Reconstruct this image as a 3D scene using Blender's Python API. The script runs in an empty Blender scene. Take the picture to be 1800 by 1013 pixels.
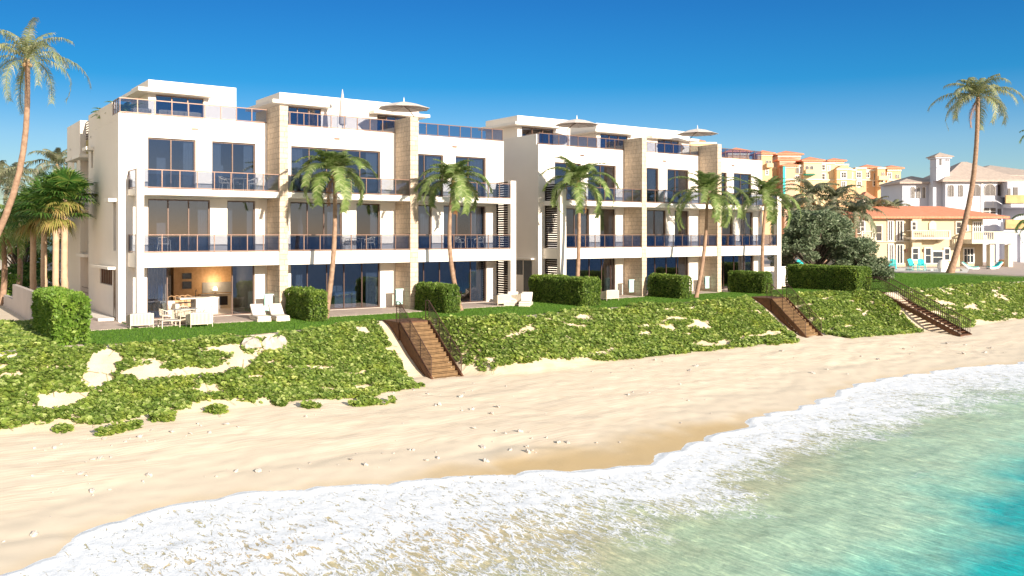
import bpy, bmesh, math, random
import numpy as np
from math import radians as R_
random.seed(7); rng = np.random.default_rng(11)
scene = bpy.context.scene; col = scene.collection
F = 1555.0; TH = math.atan2(.582, .813); SN, CN = math.sin(TH), math.cos(TH); CAMZ = 4.4; HOR = 413.0
G = -0.20            # lawn level
ZW = -3.6            # water level
YB, YW, YP = 47.95, 49.85, 54.5   # balcony front, facade wall, penthouse front

def ray(px):
    t = (px-900)/F
    return SN+CN*t, CN-SN*t
def xat(px, Y):
    a, b = ray(px); return a*Y/b
def yat(px, X):
    a, b = ray(px); return X*b/a
def dep(x, y): return SN*x+CN*y
def zat(py, x, y): return CAMZ-(py-HOR)/F*dep(x, y)
def gnd(px, py, z=G):
    d = (CAMZ-z)*F/(py-HOR); a, b = ray(px); return a*d, b*d
def fwd(px, d):
    a, b = ray(px); return a*d, b*d

# ---------------------------------------------------------------- helpers
def tag(o, label=None, cat=None, group=None, kind=None):
    if label: o['label'] = label
    if cat: o['category'] = cat
    if group: o['group'] = group
    if kind: o['kind'] = kind
    return o
def empty(name, loc=(0, 0, 0), rz=0, label=None, cat=None, group=None):
    o = bpy.data.objects.new(name, None); col.objects.link(o)
    o.location = loc; o.rotation_euler = (0, 0, rz); o.empty_display_size = .2
    return tag(o, label, cat, group)
def copy_tree(o, parent=None):
    c = o.copy(); col.objects.link(c)
    if parent is not None: c.parent = parent
    for ch in list(o.children): copy_tree(ch, c)
    return c
def relabel(o, loc=None, rz=None, label=None, group=None, sc=None):
    if loc is not None: o.location = loc
    if rz is not None: o.rotation_euler = (0, 0, rz)
    if label: o['label'] = label
    if group: o['group'] = group
    if sc is not None: o.scale = (sc, sc, sc) if not hasattr(sc, '__len__') else sc
    return o
def npmesh(name, V, faces_list, mats, parent=None, smooth=False, mi=None):
    """V (N,3); faces_list: list of int arrays (M,k)."""
    me = bpy.data.meshes.new(name)
    V = np.asarray(V, dtype=np.float32)
    me.vertices.add(len(V)); me.vertices.foreach_set('co', V.ravel())
    loops = np.concatenate([f.ravel() for f in faces_list]).astype(np.int32)
    tot = np.concatenate([np.full(len(f), f.shape[1]) for f in faces_list]).astype(np.int32)
    st = np.concatenate([[0], np.cumsum(tot)[:-1]]).astype(np.int32)
    me.loops.add(len(loops)); me.loops.foreach_set('vertex_index', loops)
    me.polygons.add(len(tot)); me.polygons.foreach_set('loop_start', st); me.polygons.foreach_set('loop_total', tot)
    if mi is not None: me.polygons.foreach_set('material_index', np.asarray(mi, dtype=np.int32))
    if smooth: me.polygons.foreach_set('use_smooth', np.ones(len(tot), dtype=bool))
    me.update(calc_edges=True); me.validate()
    for m in (mats if isinstance(mats, (list, tuple)) else [mats]): me.materials.append(m)
    o = bpy.data.objects.new(name, me); col.objects.link(o)
    if parent is not None: o.parent = parent
    return o
class MB:
    def __init__(s): s.v = []; s.f = []; s.mi = []; s.m = 0
    def add(s, vs, fs):
        b = len(s.v); s.v += [tuple(v) for v in vs]
        for f in fs: s.f.append(tuple(b+i for i in f)); s.mi.append(s.m)
        return s
    def box(s, x0, x1, y0, y1, z0, z1):
        if x0 > x1: x0, x1 = x1, x0
        if y0 > y1: y0, y1 = y1, y0
        if z0 > z1: z0, z1 = z1, z0
        return s.add([(x0,y0,z0),(x1,y0,z0),(x1,y1,z0),(x0,y1,z0),(x0,y0,z1),(x1,y0,z1),(x1,y1,z1),(x0,y1,z1)],
              [(0,3,2,1),(4,5,6,7),(0,1,5,4),(1,2,6,5),(2,3,7,6),(3,0,4,7)])
    def prism(s, poly, z0, z1):
        n = len(poly)
        return s.add([(x,y,z0) for x,y in poly]+[(x,y,z1) for x,y in poly],
              [tuple(range(n))[::-1], tuple(range(n,2*n))]+[(i,(i+1)%n,n+(i+1)%n,n+i) for i in range(n)])
    def prismx(s, poly, x0, x1):   # poly in (y,z)
        n = len(poly)
        return s.add([(x0,y,z) for y,z in poly]+[(x1,y,z) for y,z in poly],
              [tuple(range(n)), tuple(range(n,2*n))[::-1]]+[(i,n+i,n+(i+1)%n,(i+1)%n) for i in range(n)])
    def prismy(s, poly, y0, y1):   # poly in (x,z)
        n = len(poly)
        return s.add([(x,y0,z) for x,z in poly]+[(x,y1,z) for x,z in poly],
              [tuple(range(n)), tuple(range(n,2*n))[::-1]]+[(i,n+i,n+(i+1)%n,(i+1)%n) for i in range(n)])
    def tube(s, pts, rad, n=8, cap=True):
        pts = [np.array(p, float) for p in pts]
        if not hasattr(rad, '__len__'): rad = [rad]*len(pts)
        rings = []
        for i, p in enumerate(pts):
            t = pts[min(i+1, len(pts)-1)]-pts[max(i-1, 0)]; t /= (np.linalg.norm(t)+1e-9)
            a = np.array([0, 0, 1.]) if abs(t[2]) < .9 else np.array([1., 0, 0])
            u = np.cross(t, a); u /= np.linalg.norm(u); w = np.cross(t, u)
            rings.append([p+rad[i]*(math.cos(2*math.pi*k/n)*u+math.sin(2*math.pi*k/n)*w) for k in range(n)])
        vs = [v for r in rings for v in r]; fs = []
        for i in range(len(rings)-1):
            for k in range(n):
                fs.append((i*n+k, i*n+(k+1) % n, (i+1)*n+(k+1) % n, (i+1)*n+k))
        if cap: fs.append(tuple(range(n))[::-1]); fs.append(tuple((len(rings)-1)*n+k for k in range(n)))
        return s.add(vs, fs)
    def bar(s, a, b, r=.02, n=4): return s.tube([a, b], r, n)
    def blob(s, c, r, seg=10, ring=7, jit=0.0, seed=0):
        rr = random.Random(seed); vs = []; fs = []
        for i in range(ring+1):
            ph = math.pi*i/ring
            for k in range(seg):
                th = 2*math.pi*k/seg; j = 1+rr.uniform(-jit, jit)
                vs.append((c[0]+r[0]*j*math.sin(ph)*math.cos(th), c[1]+r[1]*j*math.sin(ph)*math.sin(th), c[2]+r[2]*j*math.cos(ph)))
        for i in range(ring):
            for k in range(seg): fs.append((i*seg+k, (i+1)*seg+k, (i+1)*seg+(k+1) % seg, i*seg+(k+1) % seg))
        return s.add(vs, fs)
    def hip(s, x0, x1, y0, y1, z, h, ov=.5, th=.12):
        x0 -= ov; x1 += ov; y0 -= ov; y1 += ov; w = min(x1-x0, y1-y0)/2
        if x1-x0 >= y1-y0: a = (x0+w, (y0+y1)/2); b = (x1-w+1e-3, (y0+y1)/2)
        else: a = ((x0+x1)/2, y0+w); b = ((x0+x1)/2, y1-w+1e-3)
        vs = [(x0,y0,z-th),(x1,y0,z-th),(x1,y1,z-th),(x0,y1,z-th),(x0,y0,z),(x1,y0,z),(x1,y1,z),(x0,y1,z),(a[0],a[1],z+h),(b[0],b[1],z+h)]
        if x1-x0 >= y1-y0: top = [(4,5,9,8),(5,6,9),(6,7,8,9),(7,4,8)]
        else: top = [(4,5,8),(5,6,9,8),(6,7,9),(7,4,8,9)]
        return s.add(vs, [(0,3,2,1),(0,1,5,4),(1,2,6,5),(2,3,7,6),(3,0,4,7)]+top)
    def build(s, name, mats, parent=None, smooth=False, bevel=0):
        me = bpy.data.meshes.new(name); me.from_pydata(s.v, [], s.f)
        me.polygons.foreach_set('material_index', s.mi)
        if smooth: me.polygons.foreach_set('use_smooth', [True]*len(s.f))
        me.update()
        for m in (mats if isinstance(mats, (list, tuple)) else [mats]): me.materials.append(m)
        o = bpy.data.objects.new(name, me); col.objects.link(o)
        if parent is not None: o.parent = parent
        if bevel:
            b = o.modifiers.new('Bevel', 'BEVEL'); b.width = bevel; b.segments = 2; b.limit_method = 'ANGLE'
        return o

# numpy value noise
_P = rng.permutation(4096)
_RV = rng.random(4096)
def vnoise(x, y, z=0.0):
    x = np.asarray(x, float); y = np.asarray(y, float); z = np.asarray(z, float)+0*x
    xi = np.floor(x).astype(int); yi = np.floor(y).astype(int); zi = np.floor(z).astype(int)
    xf = x-xi; yf = y-yi; zf = z-zi
    u = xf*xf*(3-2*xf); v = yf*yf*(3-2*yf); w = zf*zf*(3-2*zf)
    def h(a, b, c): return _RV[_P[(_P[(_P[a & 4095]+b) & 4095]+c) & 4095]]
    def l(a, b, t): return a+(b-a)*t
    return l(l(l(h(xi,yi,zi),h(xi+1,yi,zi),u),l(h(xi,yi+1,zi),h(xi+1,yi+1,zi),u),v),
             l(l(h(xi,yi,zi+1),h(xi+1,yi,zi+1),u),l(h(xi,yi+1,zi+1),h(xi+1,yi+1,zi+1),u),v),w)
def fbm(x, y, z=0.0, o=4):
    a = 0; s = .5; t = 0
    for i in range(o):
        a = a+s*vnoise(np.asarray(x)*2**i+i*17.3, np.asarray(y)*2**i+i*9.1, np.asarray(z)*2**i); t += s; s *= .5
    return a/t
def sstep(a, b, x):
    t = np.clip((x-a)/(b-a), 0, 1); return t*t*(3-2*t)

# ---------------------------------------------------------------- materials
M = {}
def newmat(name):
    m = bpy.data.materials.new(name); m.use_nodes = True
    nt = m.node_tree; return m, nt, nt.nodes['Principled BSDF'], nt.nodes['Material Output']
def nd(nt, t, **kw):
    n = nt.nodes.new(t)
    for k, v in kw.items():
        if k.startswith('i_'): n.inputs[k[2:].replace('_', ' ')].default_value = v
        else: setattr(n, k, v)
    return n
def ramp(nt, src, stops, interp='LINEAR'):
    r = nt.nodes.new('ShaderNodeValToRGB'); r.color_ramp.interpolation = interp
    e = r.color_ramp.elements
    while len(e) < len(stops): e.new(.5)
    for i, (p, c) in enumerate(stops): e[i].position = p; e[i].color = (*c, 1) if len(c) == 3 else c
    nt.links.new(src, r.inputs[0]); return r
def coords(nt, scale=(1, 1, 1), rot=(0, 0, 0), kind='Object'):
    tc = nt.nodes.new('ShaderNodeTexCoord'); mp = nt.nodes.new('ShaderNodeMapping')
    mp.inputs['Scale'].default_value = scale; mp.inputs['Rotation'].default_value = rot
    nt.links.new(tc.outputs[kind], mp.inputs[0]); return mp.outputs[0]
def geo(nt, scale=(1, 1, 1)):
    tc = nt.nodes.new('ShaderNodeNewGeometry'); mp = nt.nodes.new('ShaderNodeMapping')
    mp.inputs['Scale'].default_value = scale
    nt.links.new(tc.outputs['Position'], mp.inputs[0]); return mp.outputs[0]
def simple(name, c, rough=.6, c2=None, ns=3.0, bump=0, bs=20.0, metal=0, spec=.5, det=5):
    m, nt, p, o = newmat(name)
    p.inputs['Roughness'].default_value = rough; p.inputs['Metallic'].default_value = metal
    p.inputs['Specular IOR Level'].default_value = spec
    co = coords(nt)
    if c2 is None: c2 = tuple(x*.86 for x in c)
    n = nd(nt, 'ShaderNodeTexNoise'); n.inputs['Scale'].default_value = ns; n.inputs['Detail'].default_value = det
    nt.links.new(co, n.inputs[0])
    r = ramp(nt, n.outputs[0], [(.35, c), (.65, c2)]); nt.links.new(r.outputs[0], p.inputs['Base Color'])
    if bump:
        n2 = nd(nt, 'ShaderNodeTexNoise'); n2.inputs['Scale'].default_value = bs; n2.inputs['Detail'].default_value = 6
        nt.links.new(co, n2.inputs[0]); b = nd(nt, 'ShaderNodeBump'); b.inputs['Strength'].default_value = bump; b.inputs['Distance'].default_value = .02
        nt.links.new(n2.outputs[0], b.inputs['Height']); nt.links.new(b.outputs[0], p.inputs['Normal'])
    M[name] = m; return m
simple('wall', (.86, .80, .73), .75, (.82, .755, .685), .35, .25, 60)
simple('trim', (.86, .81, .745), .6, (.82, .77, .70), .5, .1, 40)
simple('interior', (.78, .70, .60), .8)
simple('floor', (.62, .54, .46), .35, (.56, .48, .41), 1.5)
simple('paving', (.52, .43, .38), .8, (.44, .36, .32), 2.5, .2, 30)
simple('bronze', (.23, .135, .10), .4, metal=.35)
simple('darkbronze', (.085, .045, .035), .45, metal=.2)
simple('louv', (.022, .012, .01), .8, spec=.1)
simple('midbronze', (.13, .075, .055), .45, metal=.2)
simple('black', (.015, .015, .018), .4)
simple('white', (.82, .79, .75), .5)
simple('fabric', (.74, .68, .62), .9, (.68, .62, .56), 8, .3, 90)
simple('cream', (.76, .68, .55), .7, (.70, .62, .50), 6)
simple('cushion', (.60, .50, .34), .9, (.50, .40, .26), 5)
simple('greyfab', (.32, .32, .33), .9)
simple('umbrella', (.66, .60, .56), .9, (.58, .52, .49), 4)
simple('steel', (.45, .45, .46), .35, metal=.8)
simple('rust', (.15, .062, .026), .75, (.085, .036, .018), 6, .3, 40)
simple('tread', (.22, .13, .055), .7, (.15, .085, .035), 5, .4, 30)
simple('timber', (.62, .40, .22), .6, (.52, .32, .16), 7)
simple('rock', (.56, .50, .44), .85, (.36, .32, .28), 3, .9, 6)
simple('shell', (.62, .57, .53), .8, (.36, .32, .30), 9, .3, 9)
simple('teal', (.36, .60, .56), .5)
simple('turq', (.02, .58, .58), .55, (.02, .48, .50), 3)
simple('trunk', (.36, .235, .16), .9, (.24, .15, .10), 5, .6, 14)
simple('smoothtrunk', (.52, .37, .25), .8, (.42, .29, .19), 3, .4, 9)
simple('branch', (.10, .08, .06), .9)
simple('oran', (.68, .44, .25), .85, (.64, .41, .23), .2)  # condominium wall colours softened: distance haze is put into the paint
simple('yell', (.69, .54, .33), .85, (.65, .51, .31), .2)
simple('salm', (.60, .38, .28), .85, (.57, .36, .26), .2)
simple('vill', (.60, .50, .34), .85, (.56, .47, .32), .3)
simple('villtrim', (.70, .64, .52), .8)
simple('whitew', (.58, .60, .68), .85, (.54, .56, .64), .3)
simple('ochre', (.60, .42, .20), .85, (.48, .32, .15), 1.2)
simple('glassdark', (.03, .045, .06), .12, spec=.8)
simple('browndark', (.05, .035, .03), .4)
simple('awning', (.02, .30, .20), .7)
simple('greyhouse', (.30, .33, .38), .8)
simple('cobalt', (.012, .04, .10), .9, (.02, .07, .16), 12)
simple('stucco_g', (.60, .52, .49), .85, (.54, .47, .44), .8, .2, 40)
simple('wood_panel', (.40, .33, .14), .7, (.30, .25, .10), 4)

def tile_mat(name, c1, c2, sc):
    m, nt, p, o = newmat(name); p.inputs['Roughness'].default_value = .8
    co = coords(nt); w = nd(nt, 'ShaderNodeTexWave'); w.inputs['Scale'].default_value = sc; w.bands_direction = 'X'
    w.inputs['Distortion'].default_value = .6
    nt.links.new(co, w.inputs[0]); n = nd(nt, 'ShaderNodeTexNoise'); n.inputs['Scale'].default_value = 2.2; nt.links.new(co, n.inputs[0])
    r = ramp(nt, n.outputs[0], [(.3, c1), (.7, c2)]); nt.links.new(r.outputs[0], p.inputs['Base Color'])
    b = nd(nt, 'ShaderNodeBump'); b.inputs['Strength'].default_value = .6; b.inputs['Distance'].default_value = .06
    nt.links.new(w.outputs[0], b.inputs['Height']); nt.links.new(b.outputs[0], p.inputs['Normal']); M[name] = m
tile_mat('redtile', (.76, .30, .18), (.68, .25, .14), 1.5)
tile_mat('tantile', (.52, .43, .37), (.41, .34, .30), 1.5)

def stone():
    m, nt, p, o = newmat('stone'); p.inputs['Roughness'].default_value = .85
    tc = nd(nt, 'ShaderNodeTexCoord'); sp = nd(nt, 'ShaderNodeSeparateXYZ'); nt.links.new(tc.outputs['Object'], sp.inputs[0])
    ad = nd(nt, 'ShaderNodeMath', operation='ADD'); nt.links.new(sp.outputs[0], ad.inputs[0]); nt.links.new(sp.outputs[1], ad.inputs[1])
    cb = nd(nt, 'ShaderNodeCombineXYZ'); nt.links.new(ad.outputs[0], cb.inputs[0]); nt.links.new(sp.outputs[2], cb.inputs[1])
    cols = []
    br = nd(nt, 'ShaderNodeTexBrick'); br.offset = .37; br.offset_frequency = 3; br.squash = .72; br.squash_frequency = 2
    br.inputs['Scale'].default_value = 1.0; br.inputs['Brick Width'].default_value = .56; br.inputs['Row Height'].default_value = .30
    br.inputs['Mortar Size'].default_value = .011; br.inputs['Mortar Smooth'].default_value = .2; br.inputs['Bias'].default_value = 0
    br.inputs['Color1'].default_value = (.64, .525, .415, 1); br.inputs['Color2'].default_value = (.55, .445, .345, 1); br.inputs['Mortar'].default_value = (.33, .25, .18, 1)
    nt.links.new(cb.outputs[0], br.inputs[0])
    n = nd(nt, 'ShaderNodeTexNoise'); n.inputs['Scale'].default_value = 9; n.inputs['Detail'].default_value = 6; nt.links.new(tc.outputs['Object'], n.inputs[0])
    r = ramp(nt, n.outputs[0], [(.3, (.8, .8, .8)), (.7, (1.12, 1.1, 1.06))])
    mx = nd(nt, 'ShaderNodeMix', data_type='RGBA', blend_type='MULTIPLY'); mx.inputs[0].default_value = 1
    nt.links.new(br.outputs[0], mx.inputs[6]); nt.links.new(r.outputs[0], mx.inputs[7]); nt.links.new(mx.outputs[2], p.inputs['Base Color'])
    b = nd(nt, 'ShaderNodeBump'); b.inputs['Strength'].default_value = .6; b.inputs['Distance'].default_value = .02
    sb = nd(nt, 'ShaderNodeMath', operation='SUBTRACT'); nt.links.new(n.outputs[0], sb.inputs[0]); nt.links.new(br.outputs[1], sb.inputs[1])
    nt.links.new(sb.outputs[0], b.inputs['Height']); nt.links.new(b.outputs[0], p.inputs['Normal']); M['stone'] = m
stone()

def glass(name, tint, refl, rough=.0, col_r=(.75, .85, 1.0), rmax=.7):
    m = bpy.data.materials.new(name); m.use_nodes = True; nt = m.node_tree; nt.nodes.clear()
    out = nd(nt, 'ShaderNodeOutputMaterial'); tr = nd(nt, 'ShaderNodeBsdfTransparent'); tr.inputs[0].default_value = (*tint, 1)
    gl = nd(nt, 'ShaderNodeBsdfGlossy'); gl.inputs[0].default_value = (*col_r, 1); gl.inputs['Roughness'].default_value = rough
    fr = nd(nt, 'ShaderNodeFresnel'); fr.inputs[0].default_value = 1.5
    mr = nd(nt, 'ShaderNodeMapRange'); mr.inputs['From Min'].default_value = .04; mr.inputs['From Max'].default_value = 1
    mr.inputs['To Min'].default_value = refl; mr.inputs['To Max'].default_value = rmax
    nt.links.new(fr.outputs[0], mr.inputs[0]); mx = nd(nt, 'ShaderNodeMixShader')
    nt.links.new(mr.outputs[0], mx.inputs[0]); nt.links.new(tr.outputs[0], mx.inputs[1]); nt.links.new(gl.outputs[0], mx.inputs[2])
    nt.links.new(mx.outputs[0], out.inputs[0]); M[name] = m
glass('glass', (.46, .53, .64), .19, col_r=(.92, .84, .78))
glass('glassclear', (.84, .86, .88), .08)
glass('railglass', (.63, .66, .72), .10, col_r=(.75, .85, 1), rmax=.3)

def leafmat(name, c1, c2, c3=None, trans=.35, rough=.5, zfade=None):
    m, nt, p, o = newmat(name)
    g = nd(nt, 'ShaderNodeNewGeometry')
    st = [(0, c1), (.7, c2)] + ([(1, c3)] if c3 else [])
    r = ramp(nt, g.outputs['Random Per Island'], st)
    if name in ('cover', 'hedge', 'hedgelight'):      # species and age patches
        q = nd(nt, 'ShaderNodeTexNoise'); q.inputs['Scale'].default_value = .9; q.inputs['Detail'].default_value = 3; nt.links.new(geo(nt), q.inputs[0])
        qr = ramp(nt, q.outputs[0], [(.36, (.80, .85, .86)), (.55, (1, 1, 1)), (.68, (1.16, 1.08, .95))])
        qm = nd(nt, 'ShaderNodeMix', data_type='RGBA', blend_type='MULTIPLY'); qm.inputs[0].default_value = 1; nt.links.new(r.outputs[0], qm.inputs[6]); nt.links.new(qr.outputs[0], qm.inputs[7])
        class _O: pass
        r = _O(); r.outputs = [qm.outputs[2]]
    nt.links.new(r.outputs[0], p.inputs['Base Color']); p.inputs['Roughness'].default_value = rough
    p.inputs['Specular IOR Level'].default_value = .35
    t = nd(nt, 'ShaderNodeBsdfTranslucent'); nt.links.new(r.outputs[0], t.inputs[0])
    mx = nd(nt, 'ShaderNodeMixShader'); mx.inputs[0].default_value = trans
    nt.links.new(p.outputs[0], mx.inputs[1]); nt.links.new(t.outputs[0], mx.inputs[2]); nt.links.new(mx.outputs[0], o.inputs[0]); M[name] = m
leafmat('palmleaf', (.12, .20, .05), (.26, .36, .11), (.50, .54, .28), .42)
leafmat('paleleaf', (.20, .25, .10), (.34, .37, .19), (.54, .50, .32), .35)
leafmat('farleaf', (.14, .18, .09), (.27, .28, .17), (.42, .38, .28), .35)
leafmat('deadleaf', (.34, .15, .05), (.42, .22, .08), (.30, .15, .07), .3)
leafmat('fanleaf', (.035, .11, .02), (.09, .19, .035), (.22, .26, .06), .3)
leafmat('fandry', (.20, .23, .05), (.33, .30, .09), (.42, .30, .12), .3)
leafmat('hedge', (.09, .17, .025), (.20, .31, .05), (.36, .45, .12), .42)
leafmat('hedgelight', (.10, .20, .02), (.20, .34, .05), (.30, .42, .09), .35)
leafmat('cover', (.11, .19, .035), (.33, .44, .085), (.58, .64, .25), .42, .45)
leafmat('coverstem', (.20, .19, .07), (.30, .26, .12), None, .2, .8)
leafmat('bush', (.11, .16, .085), (.21, .27, .155), (.34, .38, .26), .35)
leafmat('grass', (.055, .15, .012), (.10, .22, .02), (.16, .28, .03), .3, .6)
leafmat('roofplant', (.05, .14, .03), (.12, .22, .04), (.45, .42, .10), .3)
simple('lawnfar', (.13, .22, .035), .95, (.10, .18, .028), .5)
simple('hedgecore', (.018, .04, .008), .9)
simple('lawnbase', (.06, .15, .015), .95, (.045, .11, .012), 3)

def sand():
    m, nt, p, o = newmat('sand'); p.inputs['Specular IOR Level'].default_value = .2
    g1 = geo(nt, (.35, 1.9, 1)); n1 = nd(nt, 'ShaderNodeTexNoise'); n1.inputs['Scale'].default_value = 1.3; n1.inputs['Detail'].default_value = 7; n1.inputs['Roughness'].default_value = .65
    n1.inputs['Distortion'].default_value = .6
    nt.links.new(g1, n1.inputs[0])
    g2 = geo(nt); n2 = nd(nt, 'ShaderNodeTexNoise'); n2.inputs['Scale'].default_value = .22; n2.inputs['Detail'].default_value = 4; nt.links.new(g2, n2.inputs[0])
    n3 = nd(nt, 'ShaderNodeTexNoise'); n3.inputs['Scale'].default_value = 24; n3.inputs['Detail'].default_value = 4; nt.links.new(g2, n3.inputs[0])
    dry = ramp(nt, n1.outputs[0], [(.28, (.68, .57, .44)), (.5, (.735, .63, .50)), (.75, (.765, .66, .535))])
    at = nd(nt, 'ShaderNodeAttribute', attribute_name='shore')   # metres above the swash edge
    # damp: grey-beige smooth zone; wet: tan
    def mr(a, b, src, nz, amp):
        s = nd(nt, 'ShaderNodeMath', operation='MULTIPLY_ADD'); nt.links.new(nz, s.inputs[0]); s.inputs[1].default_value = amp; nt.links.new(src, s.inputs[2])
        r = nd(nt, 'ShaderNodeMapRange', interpolation_type='SMOOTHSTEP'); r.inputs[1].default_value = a; r.inputs[2].default_value = b
        r.inputs[3].default_value = 1; r.inputs[4].default_value = 0; nt.links.new(s.outputs[0], r.inputs[0]); return r.outputs[0]
    damp = mr(5.6, 6.8, at.outputs['Fac'], n2.outputs[0], 5.0)
    wat = nd(nt, 'ShaderNodeAttribute', attribute_name='wet')
    m1 = nd(nt, 'ShaderNodeMix', data_type='RGBA'); nt.links.new(damp, m1.inputs[0]); nt.links.new(dry.outputs[0], m1.inputs[6]); m1.inputs[7].default_value = (.67, .585, .47, 1)
    m2 = nd(nt, 'ShaderNodeMix', data_type='RGBA'); nt.links.new(wat.outputs['Fac'], m2.inputs[0]); nt.links.new(m1.outputs[2], m2.inputs[6]); m2.inputs[7].default_value = (.56, .415, .225, 1)
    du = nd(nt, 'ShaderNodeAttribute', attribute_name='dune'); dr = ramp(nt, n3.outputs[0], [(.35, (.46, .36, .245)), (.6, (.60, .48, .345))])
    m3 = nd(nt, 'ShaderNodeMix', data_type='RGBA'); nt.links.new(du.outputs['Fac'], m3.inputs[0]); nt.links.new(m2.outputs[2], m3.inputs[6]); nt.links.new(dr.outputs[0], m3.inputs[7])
    nt.links.new(m3.outputs[2], p.inputs['Base Color'])
    rr = nd(nt, 'ShaderNodeMapRange'); nt.links.new(wat.outputs['Fac'], rr.inputs[0]); rr.inputs[3].default_value = .9; rr.inputs[4].default_value = .42; nt.links.new(rr.outputs[0], p.inputs['Roughness'])
    # ripples
    inv = nd(nt, 'ShaderNodeMath', operation='SUBTRACT'); inv.inputs[0].default_value = 1.0; nt.links.new(damp, inv.inputs[1])
    g4 = geo(nt, (.28, 1.0, 1)); w = nd(nt, 'ShaderNodeTexWave'); w.bands_direction = 'Y'; w.inputs['Scale'].default_value = 1.15; w.inputs['Distortion'].default_value = 14; w.inputs['Detail'].default_value = 3; w.inputs['Detail Scale'].default_value = .8
    nt.links.new(g4, w.inputs[0])
    a = nd(nt, 'ShaderNodeMath', operation='MULTIPLY_ADD'); nt.links.new(w.outputs[1], a.inputs[0]); a.inputs[1].default_value = .22; nt.links.new(n1.outputs[0], a.inputs[2])
    a2 = nd(nt, 'ShaderNodeMath', operation='MULTIPLY_ADD'); nt.links.new(n3.outputs[0], a2.inputs[0]); a2.inputs[1].default_value = .12; nt.links.new(a.outputs[0], a2.inputs[2])
    a3 = nd(nt, 'ShaderNodeMath', operation='MULTIPLY'); nt.links.new(a2.outputs[0], a3.inputs[0]); nt.links.new(inv.outputs[0], a3.inputs[1])
    b = nd(nt, 'ShaderNodeBump'); b.inputs['Strength'].default_value = .4; b.inputs['Distance'].default_value = .036
    nt.links.new(a3.outputs[0], b.inputs['Height']); nt.links.new(b.outputs[0], p.inputs['Normal']); M['sand'] = m
sand()

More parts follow.
